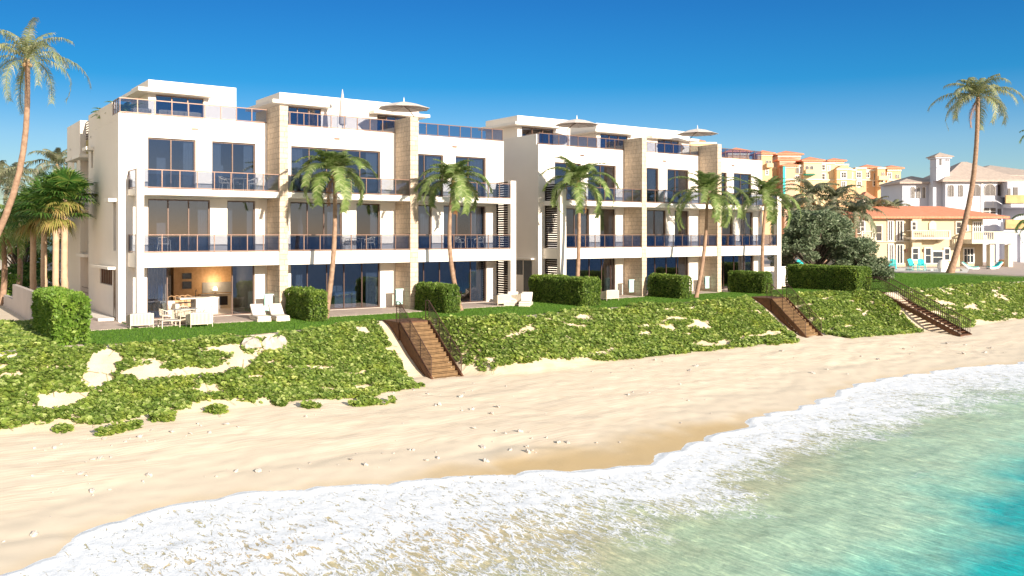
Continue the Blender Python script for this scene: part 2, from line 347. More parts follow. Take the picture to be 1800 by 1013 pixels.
def sea():
    m, nt, p, o = newmat('sea')
    at = nd(nt, 'ShaderNodeAttribute', attribute_name='depth')   # metres out from the swash edge
    ov = nd(nt, 'ShaderNodeAttribute', attribute_name='foam')    # foam amount 0..1
    g = geo(nt); d = at.outputs['Fac']
    nb = nd(nt, 'ShaderNodeTexNoise'); nb.inputs['Scale'].default_value = .35; nb.inputs['Detail'].default_value = 4; nt.links.new(g, nb.inputs[0])
    dd = nd(nt, 'ShaderNodeMath', operation='MULTIPLY_ADD'); nt.links.new(nb.outputs[0], dd.inputs[0]); dd.inputs[1].default_value = 4.5; nt.links.new(d, dd.inputs[2])
    dv = nd(nt, 'ShaderNodeMath', operation='DIVIDE'); nt.links.new(dd.outputs[0], dv.inputs[0]); dv.inputs[1].default_value = 60.0
    cr = ramp(nt, dv.outputs[0], [(0, (.58, .46, .29)), (.08, (.54, .51, .34)), (.13, (.42, .55, .39)), (.18, (.46, .66, .49)), (.205, (.26, .58, .47)), (.235, (.005, .42, .44)), (.31, (.0, .28, .33)), (.60, (.0, .11, .22)), (1, (.0, .03, .10))])
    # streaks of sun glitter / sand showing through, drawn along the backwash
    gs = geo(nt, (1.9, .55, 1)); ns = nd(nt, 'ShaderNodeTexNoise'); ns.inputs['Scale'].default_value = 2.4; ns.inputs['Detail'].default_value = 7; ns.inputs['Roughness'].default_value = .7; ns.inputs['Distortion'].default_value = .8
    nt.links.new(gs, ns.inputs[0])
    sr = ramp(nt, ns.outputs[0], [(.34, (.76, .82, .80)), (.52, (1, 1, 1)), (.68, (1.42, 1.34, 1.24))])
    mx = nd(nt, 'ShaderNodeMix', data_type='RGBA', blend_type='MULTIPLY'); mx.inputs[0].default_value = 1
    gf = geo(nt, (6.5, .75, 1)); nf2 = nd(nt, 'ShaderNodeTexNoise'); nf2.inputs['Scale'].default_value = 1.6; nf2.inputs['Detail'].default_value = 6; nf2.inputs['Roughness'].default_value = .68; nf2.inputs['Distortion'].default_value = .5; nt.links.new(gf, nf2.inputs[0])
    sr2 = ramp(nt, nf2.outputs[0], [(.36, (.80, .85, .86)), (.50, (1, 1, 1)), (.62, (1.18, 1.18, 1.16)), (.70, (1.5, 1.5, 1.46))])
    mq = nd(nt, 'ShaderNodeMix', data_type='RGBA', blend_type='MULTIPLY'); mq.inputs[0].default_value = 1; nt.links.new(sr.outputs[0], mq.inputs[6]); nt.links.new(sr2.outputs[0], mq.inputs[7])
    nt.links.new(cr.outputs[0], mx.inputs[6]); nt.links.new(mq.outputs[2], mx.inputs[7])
    # foam lace
    gd = geo(nt, (2.0, .62, 1)); nw = nd(nt, 'ShaderNodeTexNoise'); nw.inputs['Scale'].default_value = 1.6; nw.inputs['Detail'].default_value = 5; nt.links.new(gd, nw.inputs[0])
    va = nd(nt, 'ShaderNodeVectorMath', operation='MULTIPLY_ADD'); nt.links.new(nw.outputs[1], va.inputs[0]); va.inputs[1].default_value = (1.3, 1.3, 0); nt.links.new(gd, va.inputs[2])
    vo = nd(nt, 'ShaderNodeTexVoronoi', feature='DISTANCE_TO_EDGE'); vo.inputs['Scale'].default_value = 2.1; nt.links.new(va.outputs[0], vo.inputs[0])
    vo2 = nd(nt, 'ShaderNodeTexVoronoi', feature='DISTANCE_TO_EDGE'); vo2.inputs['Scale'].default_value = 5.5; nt.links.new(va.outputs[0], vo2.inputs[0])
    nf = nd(nt, 'ShaderNodeTexNoise'); nf.inputs['Scale'].default_value = 2.2; nf.inputs['Detail'].default_value = 9; nf.inputs['Roughness'].default_value = .72; nf.inputs['Distortion'].default_value = 1.2; nt.links.new(gd, nf.inputs[0])
    def mul(a, b, op='MULTIPLY'):
        q = nd(nt, 'ShaderNodeMath', operation=op)
        for i, x in enumerate((a, b)):
            if isinstance(x, (int, float)): q.inputs[i].default_value = x
            else: nt.links.new(x, q.inputs[i])
        return q.outputs[0]
    lace = mul(mul(vo.outputs[0], -1.9), mul(vo2.outputs[0], -1.7), 'ADD')
    h = mul(mul(lace, .44, 'ADD'), mul(mul(nf.outputs[0], .5, 'SUBTRACT'), 1.25), 'ADD')   # ~ -.5 .. .6
    tot = mul(h, mul(mul(ov.outputs['Fac'], 1.5), .86, 'SUBTRACT'), 'ADD')
    fm = nd(nt, 'ShaderNodeMapRange', interpolation_type='SMOOTHSTEP'); fm.inputs[1].default_value = -.10; fm.inputs[2].default_value = .26; nt.links.new(tot, fm.inputs[0])
    vf = nd(nt, 'ShaderNodeTexVoronoi', feature='DISTANCE_TO_EDGE'); vf.inputs['Scale'].default_value = 1.5; gv = geo(nt, (1.2, .8, 1)); nv = nd(nt, 'ShaderNodeTexNoise'); nv.inputs['Scale'].default_value = 1.9; nv.inputs['Detail'].default_value = 6; nt.links.new(gv, nv.inputs[0])
    vv = nd(nt, 'ShaderNodeVectorMath', operation='MULTIPLY_ADD'); nt.links.new(nv.outputs[1], vv.inputs[0]); vv.inputs[1].default_value = (1.6, 1.6, 0); nt.links.new(gv, vv.inputs[2]); nt.links.new(vv.outputs[0], vf.inputs[0])
    l1 = nd(nt, 'ShaderNodeMapRange', interpolation_type='SMOOTHSTEP'); l1.inputs[1].default_value = .0; l1.inputs[2].default_value = .07; l1.inputs[3].default_value = 1; l1.inputs[4].default_value = 0; nt.links.new(vf.outputs[0], l1.inputs[0])
    zn = nd(nt, 'ShaderNodeMapRange', interpolation_type='SMOOTHSTEP'); zn.inputs[1].default_value = .22; zn.inputs[2].default_value = .50; nt.links.new(mul(ov.outputs['Fac'], mul(mul(nb.outputs[0], .5, 'SUBTRACT'), 1.6), 'ADD'), zn.inputs[0])
    fil = mul(mul(l1.outputs[0], zn.outputs[0]), .9)
    fmx = mul(fm.outputs[0], fil, 'MAXIMUM')
    m2 = nd(nt, 'ShaderNodeMix', data_type='RGBA'); nt.links.new(fmx, m2.inputs[0]); nt.links.new(mx.outputs[2], m2.inputs[6]); m2.inputs[7].default_value = (.83, .87, .93, 1)
    nt.links.new(m2.outputs[2], p.inputs['Base Color'])
    rr = nd(nt, 'ShaderNodeMapRange'); nt.links.new(fm.outputs[0], rr.inputs[0]); rr.inputs[3].default_value = .24; rr.inputs[4].default_value = .8; nt.links.new(rr.outputs[0], p.inputs['Roughness'])
    p.inputs['Specular IOR Level'].default_value = .16
    gw = geo(nt, (1.6, .8, 1)); w1 = nd(nt, 'ShaderNodeTexNoise'); w1.inputs['Scale'].default_value = 1.5; w1.inputs['Detail'].default_value = 8; w1.inputs['Roughness'].default_value = .62; nt.links.new(gw, w1.inputs[0])
    hh = mul(mul(fm.outputs[0], .35), w1.outputs[0], 'ADD')
    b = nd(nt, 'ShaderNodeBump'); b.inputs['Strength'].default_value = .5; b.inputs['Distance'].default_value = .14
    nt.links.new(hh, b.inputs['Height']); nt.links.new(b.outputs[0], p.inputs['Normal']); M['sea'] = m
sea()

# ---------------------------------------------------------------- camera, sun, sky
cam = bpy.data.cameras.new('camera'); co_ = bpy.data.objects.new('camera', cam); col.objects.link(co_)
co_.location = (0, 0, CAMZ); co_.rotation_euler = (math.pi/2, 0, -TH)
cam.sensor_width = 36; cam.lens = 36*F/1800; cam.shift_y = -(506.5-HOR)/1800; cam.clip_end = 5000; cam.clip_start = .1
scene.camera = co_
EL, AZ = R_(17), R_(4)       # sun elevation; azimuth from -Y towards +X
sd = np.array([math.sin(AZ)*math.cos(EL), -math.cos(AZ)*math.cos(EL), math.sin(EL)])
sl = bpy.data.lights.new('sun', 'SUN'); sl.energy = 4.8; sl.angle = R_(.5); sl.color = (1, .88, .72)
so = bpy.data.objects.new('sun', sl); col.objects.link(so); so.location = (20, -20, 40)
from mathutils import Vector
so.rotation_euler = Vector(sd).to_track_quat('Z', 'Y').to_euler()
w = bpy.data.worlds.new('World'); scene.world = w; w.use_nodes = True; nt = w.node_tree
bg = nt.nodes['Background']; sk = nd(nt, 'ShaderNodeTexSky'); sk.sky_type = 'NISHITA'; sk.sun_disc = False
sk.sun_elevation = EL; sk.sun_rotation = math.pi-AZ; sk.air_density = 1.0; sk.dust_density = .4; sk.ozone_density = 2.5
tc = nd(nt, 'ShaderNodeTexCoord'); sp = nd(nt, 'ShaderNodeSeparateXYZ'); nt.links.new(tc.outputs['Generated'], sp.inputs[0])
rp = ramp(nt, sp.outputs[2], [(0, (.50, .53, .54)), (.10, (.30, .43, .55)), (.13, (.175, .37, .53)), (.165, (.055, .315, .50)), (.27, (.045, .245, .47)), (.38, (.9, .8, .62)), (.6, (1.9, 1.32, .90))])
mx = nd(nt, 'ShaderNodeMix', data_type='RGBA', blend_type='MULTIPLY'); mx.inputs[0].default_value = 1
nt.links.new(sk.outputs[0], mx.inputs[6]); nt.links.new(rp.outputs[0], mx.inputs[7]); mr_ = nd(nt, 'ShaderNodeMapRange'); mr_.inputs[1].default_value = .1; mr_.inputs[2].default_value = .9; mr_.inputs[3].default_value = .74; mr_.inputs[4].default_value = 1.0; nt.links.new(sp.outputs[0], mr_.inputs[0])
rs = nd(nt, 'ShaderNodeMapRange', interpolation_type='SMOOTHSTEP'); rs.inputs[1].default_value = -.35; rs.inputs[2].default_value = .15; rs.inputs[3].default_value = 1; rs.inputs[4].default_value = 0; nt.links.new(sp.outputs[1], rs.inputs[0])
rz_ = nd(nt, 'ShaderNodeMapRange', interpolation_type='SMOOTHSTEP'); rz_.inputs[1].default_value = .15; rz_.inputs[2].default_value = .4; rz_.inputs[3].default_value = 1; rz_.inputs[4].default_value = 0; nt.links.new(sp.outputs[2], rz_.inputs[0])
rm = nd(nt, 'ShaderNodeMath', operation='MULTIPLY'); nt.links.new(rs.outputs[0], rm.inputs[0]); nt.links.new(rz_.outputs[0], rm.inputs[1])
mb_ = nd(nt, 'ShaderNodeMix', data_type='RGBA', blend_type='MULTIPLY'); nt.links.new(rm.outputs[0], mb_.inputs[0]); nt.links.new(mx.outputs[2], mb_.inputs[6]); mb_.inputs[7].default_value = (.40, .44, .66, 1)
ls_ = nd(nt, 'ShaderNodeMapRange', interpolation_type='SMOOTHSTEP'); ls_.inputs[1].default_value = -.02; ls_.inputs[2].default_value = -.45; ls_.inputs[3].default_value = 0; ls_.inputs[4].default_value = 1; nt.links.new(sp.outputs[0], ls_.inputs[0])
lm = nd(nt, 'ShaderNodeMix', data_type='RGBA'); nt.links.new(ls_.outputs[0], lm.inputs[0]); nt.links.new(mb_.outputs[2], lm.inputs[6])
l2 = nd(nt, 'ShaderNodeMix', data_type='RGBA', blend_type='MULTIPLY'); l2.inputs[0].default_value = 1; nt.links.new(sk.outputs[0], l2.inputs[6]); l2.inputs[7].default_value = (1.9, 1.25, .86, 1); nt.links.new(l2.outputs[2], lm.inputs[7])  # out-of-view left sky brightened and warmed, added to lift the shaded side walls
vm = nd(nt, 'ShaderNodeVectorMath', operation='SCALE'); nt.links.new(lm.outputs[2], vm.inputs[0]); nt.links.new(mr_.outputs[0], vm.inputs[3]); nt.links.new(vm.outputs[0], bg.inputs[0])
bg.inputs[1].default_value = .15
vs = scene.view_settings; vs.view_transform = 'Standard'; vs.look = 'None'; vs.gamma = 1; vs.exposure = .93
scene.render.engine = 'CYCLES'
cy = scene.cycles; cy.max_bounces = 6; cy.transparent_max_bounces = 16; cy.diffuse_bounces = 3; cy.glossy_bounces = 3; cy.caustics_reflective = False; cy.caustics_refractive = False
# ================================================================ ground, beach, sea
_EX = [(-400,40),(14,40),(18,41.0),(20.2,41.4),(20.9,42.7),(24.1,42.5),(25.4,40.6),(28,40.2),(30,40.4),(36,41.6),(44,42.2),(50,41.6),(51.5,42.6),(54.3,42.6),(56,42.2),(62.5,42.0),(65.5,40.0),(72,40.6),(82,41.6),(95,41.6),(800,41.6)]
_SX = [(-400,18),(-20,20),(0,22.4),(2.6,23.6),(3.6,25.2),(6.1,26.6),(10,26.9),(13.6,25.3),(18.2,23.7),(21.2,22.0),(25.6,23.4),(30.7,24.8),(35.7,25.6),(43.8,27.7),(50,27.6),(57.7,26.4),(80,25),(160,20),(800,10)]
def EDGE(x): return np.interp(x, *zip(*_EX))
def SHORE(x):
    x = np.asarray(x, float)
    b = (np.interp(x-1, *zip(*_SX))+np.interp(x, *zip(*_SX))+np.interp(x+1, *zip(*_SX)))/3
    return b + 1.0*(fbm(x*.35, x*0+3.3, o=3)-.5) + .55*(np.abs(np.sin(x*1.25+3*fbm(x*.3, 0*x+9, o=2)))-.6)*.8
def shore_d(x, y):   # metres seaward (negative = up the beach)
    return SHORE(x + .8*(fbm(x*.8, y*.8+40, o=3)-.5)) - y + .5*(fbm(x*1.6+7, y*1.6, o=3)-.5)
def TZ(x, y):
    x = np.asarray(x, float); y = np.asarray(y, float)
    e = EDGE(x); d = e-y; W = 4.3; H = np.interp(x, [0, 55, 63, 200], [2.45, 2.45, 2.75, 2.75])
    t = np.clip(d/W, 0, 1); z = G - H*(.55*t+.45*t*t*(3-2*t))
    sd_ = shore_d(x, y); zt = G-H
    den = np.maximum((e-W) - (y+sd_), 2.0)
    u = (d-W)/den
    zb = zt + (ZW-zt)*u - .0*u
    zb = np.where(u > 1, ZW-(u-1)*1.6, zb)
    zb = np.maximum(zb, -12)
    z = np.where(d > W, zb, z)
    fade = sstep(0, 1.2, d)*(1-sstep(.75, 1, u))
    z = z + fade*(.10*(fbm(x*.45, y*.9, o=3)-.5)) + fade*.06*(fbm(x*2.2, y*3, o=2)-.5)
    return np.where(d <= 0, G-.03, z)
def grid(name, xs, ys, zf, mat, attrs=None, smooth=True, keep=None):
    X, Y = np.meshgrid(xs, ys); Z = zf(X, Y); nx, ny = len(xs), len(ys)
    V = np.stack([X, Y, Z], -1).reshape(-1, 3)
    i = np.arange((ny-1)*(nx-1)); r = i//(nx-1); c = i % (nx-1); a = r*nx+c
    Fq = np.stack([a, a+1, a+1+nx, a+nx], -1)
    if keep is not None:
        k = keep(X, Y).reshape(-1); Fq = Fq[k[Fq].any(1)]
    o = npmesh(name, V, [Fq], mat, smooth=smooth)
    for nm, fn in (attrs or {}).items():
        at = o.data.attributes.new(nm, 'FLOAT', 'POINT'); at.data.foreach_set('value', fn(X, Y).astype(np.float32).ravel())
    return o
xs = np.concatenate([np.linspace(-600, -8, 30)[:-1], np.arange(-8, 62, .2), np.arange(62, 100, .5), np.linspace(100, 900, 40)])
ys = np.concatenate([np.array([-20, 0, 8]), np.arange(10, 43.2, .2), np.linspace(43.6, 1500, 40)])
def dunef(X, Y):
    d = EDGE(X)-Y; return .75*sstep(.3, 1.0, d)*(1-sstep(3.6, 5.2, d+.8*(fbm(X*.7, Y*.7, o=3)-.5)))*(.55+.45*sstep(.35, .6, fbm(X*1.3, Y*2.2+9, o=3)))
def wetf(X, Y):
    s = -shore_d(X, Y)
    core = np.interp(X, [-2, 3, 9, 13, 17, 20, 24, 27, 30, 33, 40, 60], [.5, .4, .2, .3, 1.4, 3.6, 3.2, 2.0, .8, .3, .2, .3])
    return (.35+.65*sstep(.2, 1.5, core))*1.0*(1-sstep(core*.3, core+.7, s+1.1*(fbm(X*.5, Y*.5+5, o=3)-.5)))
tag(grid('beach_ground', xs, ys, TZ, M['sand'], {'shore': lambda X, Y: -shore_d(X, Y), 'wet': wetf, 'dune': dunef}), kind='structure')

def foamf(X, Y):
    d = shore_d(X, Y)
    wid = np.interp(X, [-10, 3, 9, 14, 18, 21, 26, 33, 43, 57, 100], [14, 13, 12, 9.5, 6.6, 5.0, 4.6, 5.4, 8.4, 9.0, 6])
    wid = wid + 2.2*(fbm(X*.35+3, Y*.35, o=3)-.5)*2
    a = 1.0-.50*sstep(0, 1, d/wid) - .60*sstep(.75, 1.3, d/wid) - .4*sstep(1.2, 2.2, d/wid)
    a += .25*np.exp(-(np.maximum(d, 0)/.28)**2)                      # bright lip of the swash
    rdg = d-wid*(.50+.35*(fbm(X*.22+9, Y*.1, o=2)-.5)); a += .22*np.exp(-(rdg/.35)**2)*(d > .6)
    a += .35*(fbm(X*.5+5, Y*.35+8, o=3)-.5)*sstep(.5, 2, d)
    return np.clip(a, 0, 1.3)
def seaz(X, Y):
    d = shore_d(X, Y)
    wv = .09*(fbm(X*.35+1, Y*.6, o=4)-.5)*sstep(1, 7, d) + .05*(fbm(X*1.3, Y*1.0, o=3)-.5)*sstep(.5, 4, d)*np.exp(-np.maximum(d-30, 0)/30)
    lip = .055*np.exp(-((d-.18)/.16)**2) + .03*(fbm(X*2.5, Y*2.5, o=3)-.4)*sstep(0, .4, d)*(1-sstep(5, 9, d))
    return ZW + .012 + lip + wv
xs2 = np.concatenate([np.linspace(-3000, -10, 30)[:-1], np.arange(-10, 62, .16), np.linspace(62.4, 110, 80), np.linspace(112, 3000, 30)])
ys2 = np.concatenate([np.linspace(-3000, -30, 25), np.arange(-28, 8, 1.5), np.arange(8, 29.5, .16)])
tag(grid('sea_water', xs2, ys2, seaz, M['sea'], {'depth': lambda X, Y: shore_d(X, Y)-np.interp(X, [-5, 11, 13, 15.5, 18, 22], [7, 7, 6.5, 4.2, 1.2, 0])*sstep(1, 6, shore_d(X, Y)), 'foam': foamf}, keep=lambda X, Y: shore_d(X, Y) > -.5), kind='structure')

# lawns
def ribbon(name, xs, ytop, z, mat, off=.25, ybot=None):
    xs = np.array(xs); e = EDGE(xs)+off+.12*(fbm(xs*1.5, xs*0, o=2)-.5) if ybot is None else ybot(xs)
    yt = np.array([ytop(x) for x in xs]); n = len(xs)
    V = np.concatenate([np.stack([xs, e, np.full(n, z)], -1), np.stack([xs, yt, np.full(n, z)], -1)])
    i = np.arange(n-1); return npmesh(name, V, [np.stack([i, i+1, i+1+n, i+n], -1)], mat)
lx = np.arange(7.0, 66.01, .5)
tag(ribbon('lawn', lx, lambda x: 49.6, G+.004, M['lawnbase']), kind='structure')
LAWN_R = [(66, 46), (85, 50), (100, 59.5), (106, 56.5), (102, 46.5), (99.5, 41.9)]
rx = np.arange(65.4, 99.6, .5)
def ytopR(x):
    return float(np.interp(x, [65.4, 70, 85, 98, 99.6], [45.6, 47.5, 54, 60, 60]))
tag(ribbon('far_lawn', rx, ytopR, G+.004, M['lawnfar']), kind='structure')
mb = MB(); mb.add([(99.5, 41.85, G+.004), (103, 42, G+.004), (103.5, 48, G+.004), (105.5, 57, G+.004), (99.5, 60, G+.004)], [(0, 1, 2, 3, 4)])
tag(mb.build('corner_lawn', M['lawnfar']), kind='structure')

def tris_grass(name, pts, h, w_, mat):
    n = len(pts); a = rng.random(n)*6.283; hh = h*(.5+rng.random(n)); b = pts.copy()
    dx = np.stack([np.cos(a), np.sin(a), 0*a], -1)*w_
    tip = b + np.stack([(rng.random(n)-.5)*h*.9, (rng.random(n)-.5)*h*.9, hh], -1)
    V = np.empty((n, 3, 3)); V[:, 0] = b-dx; V[:, 1] = b+dx; V[:, 2] = tip
    return npmesh(name, V.reshape(-1, 3), [np.arange(n*3).reshape(-1, 3)], mat)
def in_lawn(n, x0, x1, y1):
    x = rng.uniform(x0, x1, n); e = EDGE(x)+.1; y = e+(y1-e)*rng.random(n)
    return np.stack([x, y, np.full(n, G)], -1)
PATX = [(10.4, 17.9), (18.9, 26.4), (27.3, 34.6), (38.0, 46.0), (46.9, 54.2), (55.1, 62.4)]
PATY = [46.1, 46.0, 46.4, 47.4, 47.4, 47.4]
def off_patio(p):
    k = np.ones(len(p), bool)
    for (a, b), y in zip(PATX, PATY): k &= ~((p[:, 0] > a-.1) & (p[:, 0] < b+.1) & (p[:, 1] > y))
    k &= ~((p[:, 0] < 10.5) & (p[:, 1] > 46.1)) & (p[:, 1] < 49.5)
    return k
p = in_lawn(230000, 7.1, 66, 49.4); p = p[off_patio(p)]
tag(tris_grass('lawn_grass', p, .055, .014, M['grass']), 'short mown green grass covering the terrace in front of the white townhouses', 'grass', kind='stuff')

xg = rng.uniform(65.6, 99.4, 70000); eg = EDGE(xg)+.1; yg = eg+(np.array([ytopR(v) for v in xg])-eg)*rng.random(70000)
tag(tris_grass('far_lawn_grass', np.stack([xg, yg, np.full(70000, G)], -1), .07, .035, M['grass']), 'smooth green lawn grass in front of the villa terrace', 'grass', kind='stuff')
# creeping ground cover on the dune face
_VL = [(-20, 36),(3.7,37.2),(6.5,35.6),(9.7,36.4),(14.1,35.9),(17.7,35.2),(20.5,36.2),(21.4,39.6)]
_VR = [(24.1,39.4),(25.2,36.9),(30.4,36.9),(34.4,36.8),(42.3,37.3),(49.1,36.5),(51.6,38.6)]
_V3 = [(54.2,39),(55.1,36.4),(60,36.3),(64.2,36.4),(64.9,38.8)]
_V4 = [(66.8,39),(67.5,36.6),(70,35.8),(74,37.0),(83.6,37.2),(120,37.2)]
def veg_mask(x, y):
    lo = np.full_like(x, 99.)
    for L in (_VL, _VR, _V3, _V4):
        xs_, ys_ = zip(*L); k = (x >= xs_[0]) & (x <= xs_[-1]); lo = np.where(k, np.interp(x, xs_, ys_), lo)
    hi = EDGE(x)+.15
    n = fbm(x*.8, y*2.0+11, o=4)              # holes stretched along the dune
    inside = sstep(-.7, .5, y-lo)*sstep(-.15, .35, hi-y)
    gap = np.interp(x, [0, 20, 26, 60, 70], [.13, .13, .16, .15, .14])
    m = inside - (n-.36)*1.15
    hole = fbm(x*.55+31, y*2.3+5, o=3)+.06*(rng.random(x.shape)-.5)
    thr = np.interp(x, [0, 10, 22, 24, 200], [.60, .605, .615, .64, .665])
    m = np.where(hole > thr, -1, m)
    # stray tufts below the edge on the left
    st_ = (y < lo+.2) & (y > lo-1.4) & (x < 22) & (fbm(x*.9+3, y*1.7, o=3) > .60)
    m = np.where(st_, 1, m)
    pth = np.exp(-((x-7.3-.5*(y-38.5))/.75)**2)*sstep(37, 37.8, y)*(1-sstep(39.4, 39.9, y)); m = m-.75*pth*(.4+fbm(x*1.5, y*2, o=3))
    strip = np.exp(-((y-hi+.22)/.26)**2)*np.maximum(sstep(.42, .55, fbm(x*.35+50, y*0+3, o=2)), (x > 7.3)*(x < 11.5)); m = m-.9*strip
    return m > .42+.10*(rng.random(x.shape)-.5)
def cover_points(n, x0, x1, y0=33.5, y1=42.8):
    x = rng.uniform(x0, x1, n); y = rng.uniform(y0, y1, n); k = veg_mask(x, y); return x[k], y[k]
def leaf_discs(name, x, y, z, r, tilt, mat, k=6, up=1.0):
    n = len(x); ax = rng.normal(0, tilt, n); ay = rng.normal(0, tilt, n)-.25
    nrm = np.stack([ax, ay, np.ones(n)*up], -1); nrm /= np.linalg.norm(nrm, axis=1)[:, None]
    u = np.cross(nrm, np.stack([np.sin(rng.random(n)*6.28), np.cos(rng.random(n)*6.28), rng.random(n)*.3], -1)); u /= np.linalg.norm(u, axis=1)[:, None]
    v = np.cross(nrm, u); c = np.stack([x, y, z], -1); V = np.empty((n, k+1, 3)); V[:, k] = c - nrm*r[:, None]*.22
    for i in range(k):
        a = 2*math.pi*i/k; rr = r*(1.0 if i else .72)
        V[:, i] = c + (math.cos(a)*u+math.sin(a)*v*.92)*rr[:, None]
    base = (np.arange(n)*(k+1))[:, None]
    Fs = np.concatenate([base+np.array([i, (i+1) % k, k]) for i in range(k)])
    return npmesh(name, V.reshape(-1, 3), [Fs], mat)
xa_, ya_ = cover_points(190000, 0, 24, 33.0, 42.8)
xb_, yb_ = cover_points(150000, 24, 66, 34.0, 42.9)
xc_, yc_ = cover_points(75000, 66, 112, 34.5, 42.5)
x = np.concatenate([xa_, xb_, xc_]); y = np.concatenate([ya_, yb_, yc_])
# flat bed beside the stepped wall
xf = rng.uniform(1.5, 6.55, 24000); yf = rng.uniform(40.6, 53, 24000); kf = (xf < 6.0) | (yf > 47.6); kf &= fbm(xf*.5, yf*.7, o=3) < .66
x = np.concatenate([x, xf[kf]]); y = np.concatenate([y, yf[kf]])
hgt = .03+.22*rng.random(len(x))**1.2*(.35+1.1*fbm(x*1.1, y*1.1+70, o=3))
rad = np.where(x < 24, .082, np.where(x < 66, .088, .10))*(.6+.8*rng.random(len(x)))
tag(leaf_discs('beach_ground_cover', x, y, TZ(x, y)+hgt, rad, .5, M['cover']), 'bright green round-leaved creeper spreading over the sandy dune face', 'ground cover', kind='stuff')
# dry runners between the leaves
xs_r, ys_r = cover_points(9000, 0, 60); mb = MB(); k = rng.permutation(len(xs_r))[:1500]
V = []; Fq = []
for i in k:
    a = rng.random()*6.28; L = .35+.5*rng.random(); px_, py_ = xs_r[i], ys_r[i]
    q = []
    for t in (0, .5, 1):
        X_ = px_+math.cos(a)*L*t; Y_ = py_+math.sin(a)*L*t; q.append((X_, Y_, .06+.05*math.sin(3.1*t)))
    for (X_, Y_, h_) in q:
        V.append((X_-math.sin(a)*.008, Y_+math.cos(a)*.008, h_)); V.append((X_+math.sin(a)*.008, Y_-math.cos(a)*.008, h_))
    b = len(V)-6; Fq += [(b, b+1, b+3, b+2), (b+2, b+3, b+5, b+4)]
V = np.array(V); V[:, 2] += TZ(V[:, 0], V[:, 1])
tag(npmesh('dry_runners', V, [np.array(Fq)], M['coverstem']), 'thin dry brown creeper runners lying among the green dune leaves', 'runners', kind='stuff')

# patios
for (a, b), yy in zip(PATX, PATY):
    tag(MB().box(a, b, yy, YW-.02, G-.1, -.15).build('patio', M['paving'], bevel=.02), kind='structure')
tag(MB().box(7.6, 10.2, 46.1, 66, G-.1, -.155).build('side_path', M['paving'], bevel=.02), kind='structure')
tag(MB().box(8.9, 10.2, 52.3, 58, -.16, -.02).box(9.4, 10.2, 50.6, 52.3, -.16, -.02).build('side_step', M['trim'], bevel=.02), kind='structure')
# neighbour's deck
mb = MB(); mb.add([(70, 48.5, G+.002), (99, 61.5, G+.002), (107, 58, G+.002), (104, 42, G+.002), (190, 42, G+.002), (190, 130, G+.002), (60, 130, G+.002)], [tuple(range(7))])
tag(mb.build('pool_deck', M['paving']), kind='structure')

# shells and broken coral on the sand
base_st = []
for s in range(5):
    mb = MB(); mb.blob((0, 0, 0), (1, .75, .42), 7, 4, .28, s+3); o = mb.build('shell_fragment', M['shell']); base_st.append(o)
    tag(o, 'small pale shell fragment lying on the open sand', 'shell', 'shell fragments scattered on the sand')
n = 0; used = set()
while n < 170:
    px = random.uniform(0, 1790); py = random.uniform(600, 960)
    X, Y = gnd(px, py, -3.0)
    for _ in range(3):
        zz = float(TZ(X, Y)); X, Y = gnd(px, py, zz)
    zz = float(TZ(X, Y)); sdv = -float(shore_d(np.array([X]), np.array([Y]))[0])
    if sdv < 1.6 or EDGE(X)-Y < 4.4 or X > 75 or veg_mask(np.array([X]), np.array([Y]))[0]: continue
    if X < 26 and EDGE(X)-Y < 5.6: continue
    if 21.7 < X < 24.3 and Y > 37: continue
    if fbm(np.array([X*.35]), np.array([Y*.5]), o=2)[0] < .42: continue
    k = n % 5; o = base_st[k] if k not in used else base_st[k].copy()
    if k in used: col.objects.link(o)
    used.add(k); s = random.choice([.03, .035, .045, .055, .065, .09, .12])*(1+X/60*.25)
    o.location = (X, Y, zz+s*.22); o.scale = (s, s, s*random.uniform(.7, 1.6)); o.rotation_euler = (random.uniform(-.5, .5), random.uniform(-.5, .5), random.uniform(0, 6.28)); n += 1
# boulders at the lawn edge
bd = [((441, 597), .50, .30, 'broad low white boulder at the lawn edge, left of the three'), ((474, 595), .40, .44, 'tall split white boulder at the lawn edge between two others'), ((492, 593), .30, .36, 'pointed white boulder at the lawn edge, right of the three')]
for i, ((px, py), r, h, lb) in enumerate(bd):
    X, Y = gnd(px, py, -.3); Y -= .1; mb = MB(); mb.blob((0, 0, 0), (r, r*.7, h), 8, 5, .26, 20+i)
    if i == 1: mb.blob((.36, .1, -.02), (.26, .3, h*.95), 8, 6, .14, 29)
    o = mb.build('boulder', M['rock']); o.location = (X, Y, float(TZ(X, Y))+.1); tag(o, lb, 'boulder', 'white boulders at the lawn edge')
